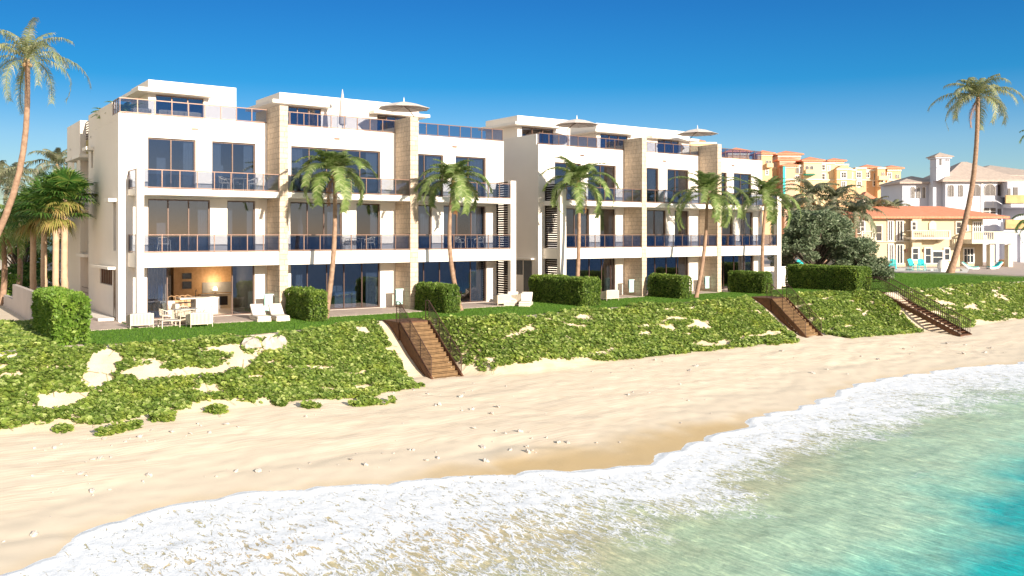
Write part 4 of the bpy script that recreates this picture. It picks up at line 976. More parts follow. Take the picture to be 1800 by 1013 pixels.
    for (x, z0, z1) in lou: louver(root, x, z0, z1)
    return root
def railing_side(parent, x, y0, y1, z, h):
    mb = MB(); mb.box(x-.03, x+.03, y0, y1, z+h-.045, z+h).box(x-.018, x+.018, y0, y1, z+.04, z+.085).box(x-.024, x+.024, y0, y0+.05, z+.004, z+h-.045).box(x-.024, x+.024, y1-.05, y1, z+.004, z+h-.045)
    mb.build('side_railing', M['bronze'], parent); MB().box(x-.006, x+.006, y0+.06, y1-.06, z+.09, z+h-.05).build('side_glass', M['railglass'], parent)

U1 = dict(f3=[(11.72, 14.22, [12.94]), (15.12, 17.58, [16.3])], f2=[(11.73, 15.01, [12.79, 13.88]), (15.97, 17.57, [])], g=[(11.68, 17.54, [12.75, 16.29])])
U2 = dict(f3=[(19.72, 25.54, [20.89, 22.0, 23.13, 24.2])], f2=[(19.68, 22.96, [20.78, 21.83]), (23.91, 25.54, [])], g=[(19.71, 25.54, [20.78, 22.02, 23.15, 24.35])])
U3 = dict(f3=[(27.75, 30.13, [28.78]), (31.09, 33.5, [32.16])], f2=[(27.75, 29.27, []), (30.17, 33.5, [31.27, 32.4])], g=[(27.75, 33.57, [28.74, 29.94, 31.14, 32.35])])
U4 = dict(f3=[(39.47, 41.9, [40.7]), (42.6, 45.35, [43.92])], f2=[(40.0, 42.72, [41.4]), (43.78, 45.32, [])], g=[(40.0, 45.32, [41.62, 42.83, 44.04, 44.97])])
U5 = dict(f3=[(47.9, 49.87, []), (50.83, 53.25, [51.85])], f2=[(47.9, 50.7, [49.54]), (51.66, 53.27, [])], g=[(47.9, 53.27, [49.6, 50.85, 52.0])])
U6 = dict(f3=[(56.2, 57.85, []), (58.73, 61.01, [59.75])], f2=[(56.2, 58.63, [57.4]), (59.6, 61.22, [])], g=[(56.2, 61.31, [57.6, 58.9, 60.2])])
XA = 10.24
s1 = [(yat(204.5, XA), yat(198.5, XA), 2.95, 5.9, ), (yat(203.5, XA), yat(198, XA), F0, 2.45), (yat(197, XA), yat(172, XA), 1.75, 2.45)]
sideops = sorted([(50.45, 51.05, 3.55, 6.15), (50.5, 51.1, F0, 2.55), (51.35, 54.7, 1.65, 2.55), (yat(163.5, XA), yat(160, XA), 8.35, 9.35)])
# two openings share a column range: split so that the strip helper stays simple
sideops = [(50.45, 51.1, 3.55, 6.15), (51.35, 54.7, 1.65, 2.55), (yat(163.5, XA), yat(160, XA), 8.35, 9.35)]
b1 = block('townhouse_block', 'white townhouse block nearest the camera, its ground-floor kitchen open to the lawn', 10.24, 34.99,
      [(10.73, 11.08, 7.82), (34.21, 34.64, 8.0)], [(18.27, 18.77), (26.6, 27.15)], [U1, U2, U3],
      [(12.83, 18.01, 16.35, [(13.25, 16.02)], None), (20.78, 30.95, 24.1, [(21.2, 23.6), (27.7, 29.9)], 28.0)], [(34.42, F0, 7.9)], [sideops])
b2 = block('townhouse_block', 'second white townhouse block, farther along the beach behind the deep hedge', 37.98, 62.42,
      [(38.42, 38.96, 7.6), (62.0, 62.52, 7.9)], [(46.19, 46.66), (54.47, 54.94)], [U4, U5, U6],
      [(39.53, 44.7, 43.3, [(39.95, 43.0)], None), (47.45, 58.3, 51.3, [(47.9, 50.9), (54.4, 57.0)], 54.0)], [(38.62, F0, 7.9)], None)
# flank details of the near block
m = Each()
m.box(XA-.42, XA-.004, 50.2, 51.35, 6.15, 6.33)           # hood over the tall slit
m.box(XA-.42, XA-.004, 50.35, 55.0, 2.56, 2.70)           # hood over the low windows
m.box(XA-.42, XA-.004, yat(165, XA), yat(158, XA), 9.36, 9.56)
m.box(XA-.42, XA-.004, 61.4, 63.4, 9.1, 9.32)
m.box(XA-.5, XA+1.28, 58.05, 60.65, 9.05, 9.25); m.box(XA-.3, XA+1.28, 58.05, 60.65, 5.9, 6.08); m.box(XA-.25, XA+1.28, 58.05, 60.65, 3.05, 3.25)
m.build('window_hood', M['trim'], b1, bevel=.01)
m = Each(); m.box(XA+.16, XA+.2, 50.46, 51.09, 3.56, 6.14); m.box(XA+.16, XA+.2, 51.36, 54.69, 1.66, 2.54); m.box(XA+.16, XA+.2, yat(163.5, XA), yat(160, XA), 8.36, 9.34)
m.box(XA-.004, XA+.0, 50.5, 50.95, F0+.02, 2.5); m.box(XA-.004, XA, 61.9, 62.7, 7.9, 9.08); m.box(XA+1.285, XA+1.296, 58.4, 60.3, 6.3, 9.0)
m.build('side_window', M['glassdark'], b1)
m = Each()
for k in range(6): y = 51.4+k*.62; m.box(XA+.06, XA+.15, y, y+.07, 1.67, 2.53)
m.box(XA-.012, XA-.004, 50.48, 50.56, F0, 2.55).box(XA-.012, XA-.004, 50.93, 51.0, F0, 2.55)
m.build('side_mullion', M['bronze'], b1)
MB().box(XA+1.2, XA+1.29, 58.2, 60.5, F0+1.0, 3.0).build('timber_panel', M['timber'], b1)
m = Each()
for k in range(8): m.box(XA+.3, XA+.36, 58.1, 60.6, 10.35+k*.15, 10.42+k*.15)
m.build('roof_louvre', M['darkbronze'], b1); MB().box(XA+.32, XA+.4, 58.05, 60.65, 9.3, 10.3).build('yellow_panel', M['wood_panel'], b1)
m = Each(); m.tube([(XA-.06, 57.2, 10.2), (XA-.02, 57.2, 10.2)], .07, 8); m.tube([(XA-.06, 64.1, 10.0), (XA-.02, 64.1, 10.0)], .07, 8)
m.build('side_lamp', M['white'], b1)
m = Each()
for zz in (F0+1.3, F0+1.0, F0+.7): m.bar((XA+.1, 58.1, zz), (XA+.1, 60.6, zz), .02)
m.build('entry_railing', M['bronze'], b1)
# gap side of block two
XG = 37.98; ya, yb_2 = yat(935, XG), yat(907, XG)
m = Each(); m.box(XG-.3, XG-.004, ya-.3, ya+1.6, 2.62, 2.74); m.build('window_hood', M['trim'], b2, bevel=.01)
m = Each(); m.box(XG-.01, XG-.002, ya, ya+1.0, F0+.05, 2.55); m.box(XG-.01, XG-.002, ya+1.1, ya+4.5, 1.5, 2.55); m.build('side_window', M['glassdark'], b2)

# ------------------------------------------------ garden walls
o = MB().prismx([(47.6, G-.3), (47.6, 1.4), (61.3, 1.4), (61.3, .5), (66, .5), (66, -.15), (74, -.15), (74, G-.3)], 6.6, 6.85).build('garden_wall', M['stucco_g'], bevel=.02)
tag(o, 'grey-pink stepped garden wall running back beside the stout palms', 'garden wall')
o = MB().box(62.75, 68.2, 50.6, 50.85, G-.3, 1.55).build('garden_wall', M['wall'], bevel=.02)
tag(o, 'plain white garden wall behind the last end column', 'garden wall')

# ------------------------------------------------ beach stairs
def stairs(name, label, x0, x1, y0, yb, z0, z1, n, land, mesh_infill, closed, group='wooden beach stairs down the dune'):
    root = empty(name, (x0, y0, z0), 0, label, 'staircase', group); W = x1-x0; run = y0-yb; rise = z0-z1
    st = MB(); a = math.atan2(rise, run)
    for sx in (0, W):
        xa, xb = (sx-.05, sx+.05)
        st.prismx([(0, .04), (0, -.32), (-run-.05, -rise-.26), (-run-.12, -rise+.06)], xa, xb)
    st.prismx([(-run-.02, -rise+.02), (-run-.02, -rise-.06), (-run-.10, -rise-.06), (-run-.10, -rise+.02)], -.12, W+.12)
    if closed:
        st.prismx([(0, -.325), (0, -1.9), (-run*.55, -rise-.2), (-run*.9, -rise-.2)], .02, .07); st.prismx([(0, -.325), (0, -1.9), (-run*.55, -rise-.2), (-run*.9, -rise-.2)], W-.07, W-.02)
    st.build('stringer', M['rust'], root)
    tr_ = MB()
    for i in range(n):
        y = -run*(i+.5)/n; z = -rise*(i+1)/n; tr_.box(.05, W-.05, y-run/n*.5, y+run/n*.52, z+.0, z+.045)
        if closed: tr_.box(.06, W-.06, y+run/n*.40, y+run/n*.46, z+.045, z+rise/n-.02)
    tr_.build('tread', M['tread' if closed else 'rust'], root)
    if land:
        p = MB(); p.box(-.1, W+.1, .004, land, -.10, .04); p.box(-.06, W+.06, .05, land-.05, -1.0, -.104)
        p.build('landing', M['rust'], root, bevel=.008)
    for sx in (0, W):
        r = MB(); h = 1.05; lb = .38 if land else 1.8
        r.bar((sx, lb, h+.04), (sx, .02, h+.04), .024, 6); r.bar((sx, .02, h+.04), (sx, -run-.02, -rise+h+.02), .026, 6)
        r.bar((sx, lb, .04), (sx, lb, h+.04), .022, 6); r.bar((sx, .02, -.1), (sx, .02, h+.04), .022, 6)
        k = 3 if closed else 4
        for i in range(1, k+1): t = i/k; r.bar((sx, -run*t, -rise*t-.05), (sx, -run*t, -rise*t+h+.02), .022, 6)
        if closed:
            for j in range(9): r.bar((sx, lb, .14+j*.1), (sx, .02, .14+j*.1), .008)
        else:
            r.bar((sx, lb, .12), (sx, 0, .12), .018); r.bar((sx, 0, .12), (sx, -run, -rise+.12), .018)
            m_ = 40
            for j in range(m_+1): t = j/m_; r.bar((sx, -run*t, -rise*t+.10), (sx, -run*t, -rise*t+h), .019)
            for j in range(10): t = j/10; r.bar((sx, lb*t, .1), (sx, lb*t, h), .019)
            r.bar((sx, 0, h+.03), (sx, -run, -rise+h+.03), .034, 6); r.bar((sx, lb, h+.04), (sx, 0, h+.04), .034, 6)
        if closed:
            s = .075; q = -run-rise
            # woven wire infill: two families of thin wires
            L = run; nn = int((L)/s)
            for j in range(nn):
                y = -j*s; zb = rise/run*y
                r.bar((sx, y, zb+.05), (sx, y, zb+h), .0075, 3)
            for j in range(1, 13):
                hh = j*.08; r.bar((sx, 0, hh), (sx, -run, -rise+hh), .0075, 3)
        r.build('handrail', M['darkbronze'], root)
    return root
stairs('beach_stairs', 'brown wooden beach stairs nearest the camera, with rusty solid sides and wire mesh rails', 22.1, 23.85, 40.9, 37.7, -.2, -2.72, 12, 1.75, True, True)
stairs('beach_stairs', 'middle brown beach stairs with wire mesh rails, in front of the right townhouse block', 52.1, 53.85, 40.8, 37.9, -.2, -2.72, 12, 1.95, True, True)
stairs('beach_stairs', 'long farthest beach stairs with open treads and upright balusters', 65.0, 66.45, 40.4, 33.9, -.12, -3.05, 19, 0, False, False)

# ------------------------------------------------ furniture
def slat_armchair(label, x, y, rz, w=1.0, group='white slatted outdoor seats'):
    r = empty('garden_armchair', (x, y, G), rz, label, 'armchair', group); d = .8
    f = MB()
    for sx in (-w/2, w/2):
        for sy in (-d/2, d/2): f.bar((sx, sy, 0), (sx*1.02, sy*1.04, .72 if sy > 0 else .6), .018, 6)
        f.bar((sx, -d/2, .6), (sx, d/2, .72), .022, 6)
    f.bar((-w/2, d/2, .72), (w/2, d/2, .72), .022, 6); f.build('frame', M['cream'], r)
    s = MB(); n = int(w/.065)
    for i in range(n):
        x_ = -w/2+w*(i+.5)/n; s.box(x_-.022, x_+.022, d/2-.012, d/2+.012, .2, .71)
    for sx in (-w/2, w/2):
        for i in range(11): y_ = -d/2+d*(i+.5)/11; s.box(sx-.012, sx+.012, y_-.022, y_+.022, .2, .6+.12*(i/11))
    s.build('slat', M['cream'], r)
    MB().box(-w/2+.02, w/2-.02, -d/2, d/2-.02, .17, .22).build('base', M['cream'], r)
    MB().box(-w/2+.05, w/2-.05, -d/2+.03, d/2-.08, .222, .38).build('seat_cushion', M['fabric'], r, bevel=.04)
    MB().prismx([(d/2-.22, .382), (d/2-.06, .382), (d/2-.03, .78), (d/2-.16, .78)], -w/2+.08, w/2-.08).build('back_cushion', M['greyfab'], r, bevel=.03)
    return r
def X_(px, py, z=G): return gnd(px, py, z)
x, y = X_(247, 579); slat_armchair('white slatted garden armchair at the corner column, grey cushion showing', x+.1, y+.55, math.pi, 1.05)
x, y = X_(352, 577); slat_armchair('white slatted garden armchair right of the low table, wide back to the beach', x+.1, y+.5, math.pi, 1.05)
x, y = X_(334, 574); slat_armchair('white slatted garden armchair half hidden behind the wide one', x, y+1.3, math.pi*.75, .8)
x, y = X_(300, 577); r = empty('low_table', (x, y+.3, G), 0, 'low white metal coffee table on the grass before the open kitchen', 'coffee table')
f = MB()
for sx in (-.42, .42):
    for sy in (-.38, .38): f.box(sx-.018, sx+.018, sy-.018, sy+.018, 0, .36)
f.box(-.44, .44, -.4, -.37, .362, .39).box(-.44, .44, .37, .4, .362, .39).box(-.44, -.41, -.37, .37, .362, .39).box(.41, .44, -.37, .37, .362, .39)
f.build('frame', M['cream'], r); MB().box(-.405, .405, -.365, .365, .368, .382).build('table_top', M['greyfab'], r)
def dining_table(label, x, y, z, rz=0, w=1.3, group=None):
    r = empty('dining_table', (x, y, z), rz, label, 'table', group); f = MB()
    for sx in (-w/2+.05, w/2-.05):
        for sy in (-.38, .38): f.bar((sx, sy, 0), (sx, sy, .70), .018, 6)
    f.box(-w/2, w/2, -.43, .43, .702, .715); f.build('frame', M['cream'], r); MB().box(-w/2+.03, w/2-.03, -.4, .4, .718, .735).build('table_top', M['greyfab'], r); return r
def rope_chair(label, x, y, z, rz, group):
    r = empty('dining_chair', (x, y, z), rz, label, 'chair', group); f = MB()
    for sx in (-.26, .26):
        f.bar((sx*1.1, -.25, 0), (sx, -.2, .62), .015, 6); f.bar((sx*1.1, .27, 0), (sx*.9, .2, .45), .015, 6)
    arc = [(-.27, -.22, .62), (-.29, .05, .68), (-.2, .27, .78), (0, .33, .80), (.2, .27, .78), (.29, .05, .68), (.27, -.22, .62)]
    f.tube(arc, .018, 6); f.build('frame', M['cream'], r); b = MB()
    for i in range(9):
        a = math.pi*(i+.5)/9; b.bar((-.27*math.cos(a), .06+.24*math.sin(a), .45), (-.28*math.cos(a), .06+.27*math.sin(a), .62+.16*math.sin(a)), .011)
    b.build('backrest', M['cream'], r); MB().tube([(0, 0, .42), (0, 0, .47)], [.27, .27], 12).build('seat', M['cream'], r); return r
x, y = X_(300, 566); tx, ty = x+.35, 46.9; dining_table('white outdoor dining table with dark top between the patio chairs', tx, ty, -.15)
GC = 'white rope-back dining chairs on the patio'
ch = rope_chair('white rope-back chair at the left end of the patio dining table', tx-1.0, ty, -.15, math.pi/2, GC)
for lb, dx, dy, rz in (('white rope-back chair at the right end of the patio dining table', 1.05, .1, -math.pi/2), ('white rope-back chair on the sea side of the patio table, left of two', -.3, -.75, math.pi), ('white rope-back chair on the house side of the patio table', .1, .75, 0), ('white rope-back chair on the sea side of the patio table, right of two', .45, -.72, math.pi)):
    relabel(copy_tree(ch), (tx+dx, ty+dy, -.15), rz, lb)
# balcony sets
def balc(lb, x, y, z, n):
    dining_table('white table '+lb, x, y, z, 0, .9)
    for i, (dx, rz) in enumerate([(-.75, math.pi/2), (.75, -math.pi/2)][:n]):
        relabel(copy_tree(ch), (x+dx, y, z), rz, 'white chair at the %s of the table %s' % (('left', 'right')[i], lb), 'white chairs on the balconies')
balc('on the top balcony of the first bay', 16.3, 48.95, F3+.015, 2)
balc('on the middle balcony of the second bay', 23.6, 48.95, F2+.015, 2)
balc('on the middle balcony of the third bay', 31.6, 48.95, F2+.015, 2)
balc('on the top balcony of the last bay', 60.0, 48.95, F3+.015, 2)
relabel(copy_tree(ch), (12.3, 48.9, F2+.015), 2.6, 'lone white chair on the middle balcony behind the corner column', 'white chairs on the balconies')

def lounger(label, x, y, rz, flat=False):
    r = empty('sun_lounger', (x, y, G), rz, label, 'sun lounger', 'white sun loungers on the lawn')   # head towards +Y
    MB().box(-.36, .36, -1.0, 1.0, 0, .2).build('base', M['cream'], r, bevel=.02)
    MB().box(-.35, .35, -.98, .22, .204, .31).build('seat_cushion', M['fabric'], r, bevel=.04)
    if flat: MB().box(-.35, .35, .24, .98, .204, .31).build('back_cushion', M['fabric'], r, bevel=.04)
    else:
        MB().prismx([(.24, .21), (.95, .74), (.87, .85), (.16, .32)], -.35, .35).build('back_cushion', M['fabric'], r, bevel=.03)
        MB().bar((-.28, .8, .2), (-.28, .86, .66), .015).bar((.28, .8, .2), (.28, .86, .66), .015).build('back_support', M['cream'], r)
    return r
for (px, py, rz, lb) in ((462, 566, -.12, 'white sun lounger with raised back, left of the pair by the first hedge'), (495, 565, -.12, 'white sun lounger with raised back, right of the pair against the first hedge'),
                         (908, 538, -.75, 'white sun lounger with raised back, left of the pair before the deep hedge'), (934, 539, -.75, 'white sun lounger with raised back, right of the pair before the deep hedge')):
    x, y = X_(px, py); lounger(lb, x+.12, y+.75, rz)
x, y = X_(1073, 530); slat_armchair('squat white garden seat beside the deep hedge, before the fourth bay', x+.3, y+.5, math.pi, 1.1)
x, y = X_(848, 533); slat_armchair('white garden armchair on the third patio, left of the pair', x-.2, 47.0, math.pi*.9, .85); slat_armchair('white garden armchair on the third patio, right of the pair', x+1.35, 47.2, math.pi*1.1, .85)

# towels on rails beside the pillars
for i, (px, lbl) in enumerate(((468, 'first stone pillar, beside the sun loungers'), (697, 'second stone pillar, above the nearest stairs'), (1101, 'third stone pillar'), (1231, 'fourth stone pillar, by the leaning palm'))):
    X = [18.27, 26.6, 46.19, 54.47][i]; Y = 48.7
    r = empty('towel_rail', (X, Y, .95), 0, 'white towel rail on the '+lbl, 'towel rail', 'towel rails on the stone pillars')
    MB().box(-.62, -.002, -.05, .05, .05, .10).build('bar', M['white'], r); MB().box(-.02, -.004, -.1, .1, -.05, .04).build('bracket', M['steel'], r)
    t = MB().box(-.60, -.12, -.062, -.052, -.85, .11).box(-.60, -.12, .052, .062, -.55, .11).box(-.60, -.12, -.052, .052, .102, .11).build('towel', M['teal']); t.location = (X, Y, .95)
    tag(t, 'pale teal towel hanging on the rail of the '+lbl, 'towel', 'towels on the stone pillars')

# roof umbrellas
def parasol(label, x, y, z, R=1.55, off=.0):
    r = empty('parasol', (x+off, y, RF), 0, label, 'parasol', 'open parasols on the roof terraces'); h = z-RF
    MB().tube([(0, 0, 0), (0, 0, h-.5)], .035, 8).tube([(0, 0, h-.5), (-off*.5, 0, h-.1), (-off, 0, h+.12)], .03, 6).box(-.35, .35, -.35, .35, 0, .08).build('pole', M['bronze'], r)
    n = 8; vs = [(-off, 0, h+.42)]; fs = []
    for k in range(n):
        a = 2*math.pi*k/n; vs.append((-off+R*.5*math.cos(a), R*.5*math.sin(a), h+.25)); 
    for k in range(n):
        a = 2*math.pi*k/n; vs.append((-off+R*math.cos(a), R*math.sin(a), h-.04))
    for k in range(n):
        k2 = (k+1) % n; fs.append((0, 1+k, 1+k2)); fs.append((1+k, 1+n+k, 1+n+k2, 1+k2))
    m = MB(); m.add(vs, fs); c = m.build('canopy', M['umbrella'], r); so_ = c.modifiers.new('thick', 'SOLIDIFY'); so_.thickness = .015
    m = MB()
    for k in range(n): a = 2*math.pi*k/n; m.bar((-off, 0, h+.10), (-off+R*.97*math.cos(a), R*.97*math.sin(a), h-.07), .012)
    m.build('rib', M['bronze'], r); MB().tube([(-off, 0, h+.42), (-off, 0, h+.55), (-off, 0, h+.72)], [.05, .035, .008], 8).build('finial', M['white'], r)
for (px, py, Y, R, off, lb) in ((710, 190, 51.6, 1.75, .75, 'open parasol on the near block roof, above the second stone pillar'), (1014, 219, 51.8, 1.7, -.95, 'open parasol on the roof of the right block, left of the two there'), (1226, 235, 51.6, 1.75, -.9, 'open parasol farthest right on the roofs, above the fourth stone pillar')):
    X = xat(px, Y); parasol(lb, X, Y, zat(py, X, Y), R, off)
X = xat(602, 52.2); zt = zat(157, X, 52.2); r = empty('closed_parasol', (X, 52.2, RF), 0, 'closed white parasol standing upright on the near roof terrace', 'parasol'); h = zt-RF
MB().tube([(0, 0, 0), (0, 0, 1.2)], .03, 8).box(-.35, .35, -.35, .35, 0, .08).build('pole', M['steel'], r)
MB().tube([(0, 0, .9), (0, 0, 1.0), (0, 0, h*.75), (0, 0, h*.84), (0, 0, h)], [.16, .24, .16, .09, .015], 10).build('canopy', M['umbrella'], r, True)
MB().tube([(-.33, 0, .1), (-.33, 0, h*.82)], .035, 8).build('mast', M['white'], r)
# roof seating and planting
def roof_sofa(lb, x, w):
    r = slat_armchair(lb, x, 51.0, math.pi, w, 'seats on the roof terrace'); r.location.z = RF; return r
roof_sofa('white slatted sofa on the near roof terrace behind the glass rail', 13.6, 2.2); roof_sofa('white slatted armchair at the corner of the near roof terrace', 11.6, .9)
def roof_plant(lb, x, y, s, seed):
    random.seed(seed); r = empty('potted_palm', (x, y, RF), 0, lb, 'potted plant', 'potted palms on the near roof corner'); V = []; Fq = []; Ft = []
    for i in range(22): frond_geo((0, 0, .7), i*2.4, 1.25-.04*i, s*random.uniform(.8, 1.1), 1.2, V, Fq, Ft, nl=20, lw=.05, ll=.32, hang=.5, seg=8)
    npmesh('foliage', V, [np.array(Fq), np.array(Ft)], M['roofplant'], r)
    MB().tube([(0, 0, 0), (0, 0, .65)], [.24, .32], 10).build('pot', M['greyfab'], r)
roof_plant('potted palm on the near roof corner, largest, behind the rail', 11.2, 53.0, 1.3, 1); roof_plant('potted palm on the near roof, peeping over the side wall', 10.9, 55.4, 1.25, 2); roof_plant('potted palm on the near roof under the penthouse canopy', 11.6, 57.0, 1.4, 3)

# ------------------------------------------------ the open kitchen
o = empty('sofa', (12.6, 50.95, F0), 0, 'big cream sofa just inside the open ground-floor living room', 'sofa')
MB().box(-.75, .9, -.45, .5, 0, .40).build('base', M['fabric'], o, bevel=.05); MB().box(-.75, .9, .3, .52, .404, .85).box(.72, .95, -.42, .29, .404, .72).build('backrest', M['fabric'], o, bevel=.05)
for k, (x, y, z, a) in enumerate(((12.1, 50.95, .48, .3), (12.45, 51.05, .52, -.4), (12.85, 51.0, .46, .2), (12.3, 50.75, .40, .6))):
    m = MB(); m.blob((0, 0, 0), (.27, .12, .25), 10, 6, .05, k); c = m.build('pillow', M['cushion'], None, True); c.location = (x, y, z-.02); c.rotation_euler = (-.4, a, a)
    tag(c, ['ochre pillow leaning at the left end of the indoor cream sofa', 'ochre pillow heaped in the middle of the indoor cream sofa', 'ochre pillow at the right of the indoor cream sofa', 'ochre pillow lying in front of the others on the sofa'][k], 'pillow', 'pillows on the indoor sofa')
r = empty('kitchen_island', (14.9, 52.3, F0), 0, 'white kitchen island with pale top in the open ground-floor room', 'kitchen island')
MB().box(-.1, 1.15, -.5, .55, 0, .86).build('cabinet', M['white'], r); MB().box(-1.0, 1.2, -.55, .6, .864, .92).build('worktop', M['white'], r, bevel=.01)
MB().tube([(.1, .3, .92), (.1, .3, 1.3), (.1, .12, 1.36), (.1, .05, 1.25)], .018, 6).build('tap', M['black'], r); MB().box(.3, .8, -.2, .2, .922, .93).build('hob', M['black'], r)
r = empty('bar_stool', (13.55, 52.0, F0), 0, 'bar stool nearest the opening, with curved pale back, beside the kitchen island', 'bar stool', 'bar stools along the kitchen island')
f = MB()
for sx in (-.17, .17):
    for sy in (-.17, .17): f.bar((sx*1.25, sy*1.25, 0), (sx, sy, .62), .014, 5)
f.build('leg', M['black'], r); MB().box(-.2, .2, -.2, .2, .625, .67).build('seat', M['black'], r, bevel=.02); MB().tube([(-.2, .12, .68), (-.19, .2, 1.0), (0, .24, 1.06), (.19, .2, 1.0), (.2, .12, .68)], .018, 6).build('backrest', M['timber'], r)
for i in range(1, 4): relabel(copy_tree(r), (13.55+.33*i, 52.0+.12*i, F0), 0, ['second', 'third', 'fourth'][i-1]+' bar stool from the opening beside the kitchen island')
r = empty('kitchen_cabinets', (0, 0, F0), 0, 'timber wall of kitchen cabinets with built-in oven at the back of the open room', 'kitchen units')
MB().box(14.5, 18.0, 55.4, 56.1, 0, 2.95).build('tall_cabinet', M['timber'], r); MB().box(16.0, 18.0, 54.9, 55.38, 0, .86).build('base_unit', M['cream'], r); MB().box(15.98, 18.02, 54.86, 55.39, .864, .9).build('worktop', M['greyfab'], r)
MB().box(16.2, 18.0, 55.37, 55.395, .95, 1.6).build('splashback', M['greyfab'], r)
Each().box(15.0, 15.55, 55.36, 55.395, 1.25, 1.7).box(15.0, 15.55, 55.36, 55.395, 1.85, 2.2).box(17.1, 17.6, 54.88, 54.895, .2, .75).build('oven', M['black'], r)
for k, x in enumerate((16.3, 16.7)): MB().box(x, x+.25, 54.87, 54.895, .6, .62).box(x, x+.25, 54.87, 54.895, .3, .32).build('handle', M['steel'], r)
r = empty('fridge', (13.9, 55.7, F0), 0, 'grey fridge standing left of the timber kitchen cabinets', 'fridge')
MB().box(-.45, .45, -.3, .3, 0, 2.1).build('body', M['greyfab'], r, bevel=.02); MB().box(-.04, -.01, -.34, -.31, .5, 1.8).build('handle', M['steel'], r); MB().box(.1, .35, -.315, -.305, 1.2, 1.55).build('dispenser', M['black'], r)
m = MB()
for k in range(16): m.box(11.75+k*.075, 11.81+k*.075, 51.6+.05*(k % 2), 51.64+.05*(k % 2), F0+.03, 2.9)
tag(m.build('curtain', M['cobalt']), 'full-height deep blue curtain behind the indoor cream sofa', 'curtain')
m = MB(); m.box(12.98, 13.12, 51.4, 51.55, F0, 2.92).box(13.35, 13.47, 53.6, 53.75, F0, 2.92)
tag(m.build('timber_screen', M['timber']), 'slim timber posts between the blue curtain and the kitchen', 'screen')
r = empty('kitchen_island', (23.6, 51.6, F0), 0, 'white kitchen island behind the dark glass of the second ground floor', 'kitchen island')
MB().box(-.5, .95, -.35, .35, 0, .9).build('cabinet', M['white'], r); MB().box(-.55, 1.0, -.4, .4, .904, .95).build('worktop', M['white'], r)
r = empty('floor_lamp', (14.0, 51.8, F3), 0, 'tall lamp behind the top left bedroom window of the near block', 'lamp')
MB().tube([(0, 0, 0), (0, 0, 1.6)], .015, 6).build('stand', M['steel'], r); MB().tube([(0, 0, 1.5), (0, 0, 1.8)], [.2, .13], 10).build('lamp_shade', M['cream'], r)
r = empty('pendant_lamp', (15.8, 51.6, 10.1), 0, 'pink-beige pendant lamp behind the second top-floor window of the near block', 'lamp')
MB().tube([(0, 0, 0), (0, 0, -.8)], .01, 5).build('cord', M['black'], r); MB().tube([(0, 0, -.8), (0, 0, -.95), (0, 0, -1.15)], [.1, .3, .34], 14).build('lamp_shade', M['salm'], r)

r = empty('table_lamp', (16.9, 55.1, F0+.9), 0, 'small glowing lamp on the kitchen counter of the open ground floor', 'lamp')
MB().tube([(0, 0, 0), (0, 0, .05), (0, 0, .06), (0, 0, .25)], [.08, .08, .015, .015], 8).build('stand', M['bronze'], r)
m_, nt_, p_, o_ = newmat('lampglow'); p_.inputs['Base Color'].default_value = (.9, .7, .4, 1); p_.inputs['Emission Color'].default_value = (1, .72, .38, 1); p_.inputs['Emission Strength'].default_value = 5
MB().tube([(0, 0, .22), (0, 0, .42)], [.14, .09], 10).build('lamp_shade', m_, r)
pl = bpy.data.lights.new('lamp_light', 'POINT'); pl.energy = 26; pl.color = (1, .74, .46); pl.shadow_soft_size = .15
po = bpy.data.objects.new('lamp_light', pl); col.objects.link(po); po.location = (0, -.3, .75); po.parent = r
# ================================================================ neighbours
class Fr:      # a building frame square to the beach view: u right, v away, z up, origin at camera height axis
    def __init__(s, d, yaw=0.0, px=900):
        s.d = d; x, y = fwd(px, d); s.loc = (x, y, 0); s.rz = -TH+yaw; s.px = px
    def u(s, px): return (px-s.px)/F*s.d
    def z(s, py): return CAMZ-(py-HOR)/F*s.d
def fbox(mb, fr, p0, p1, y0, y1, v0, v1): return mb.box(fr.u(p0), fr.u(p1), v0, v1, fr.z(y0), fr.z(y1))
def arch(mb, fr, p0, p1, y0, y1, v, t=.12, n=8, k=1.0):
    """arched opening panel: y0 top, y1 bottom pixel rows"""
    a, b, zt, zb = fr.u(p0), fr.u(p1), fr.z(y0), fr.z(y1); r = (b-a)/2*k; c = (a+b)/2
    pts = [(a, zb), (b, zb), (b, zt-r)]+[(c+(b-a)/2*math.cos(math.pi*i/n), zt-r+r*math.sin(math.pi*i/n)) for i in range(1, n)]+[(a, zt-r)]
    return mb.prismy(pts, v-t, v)
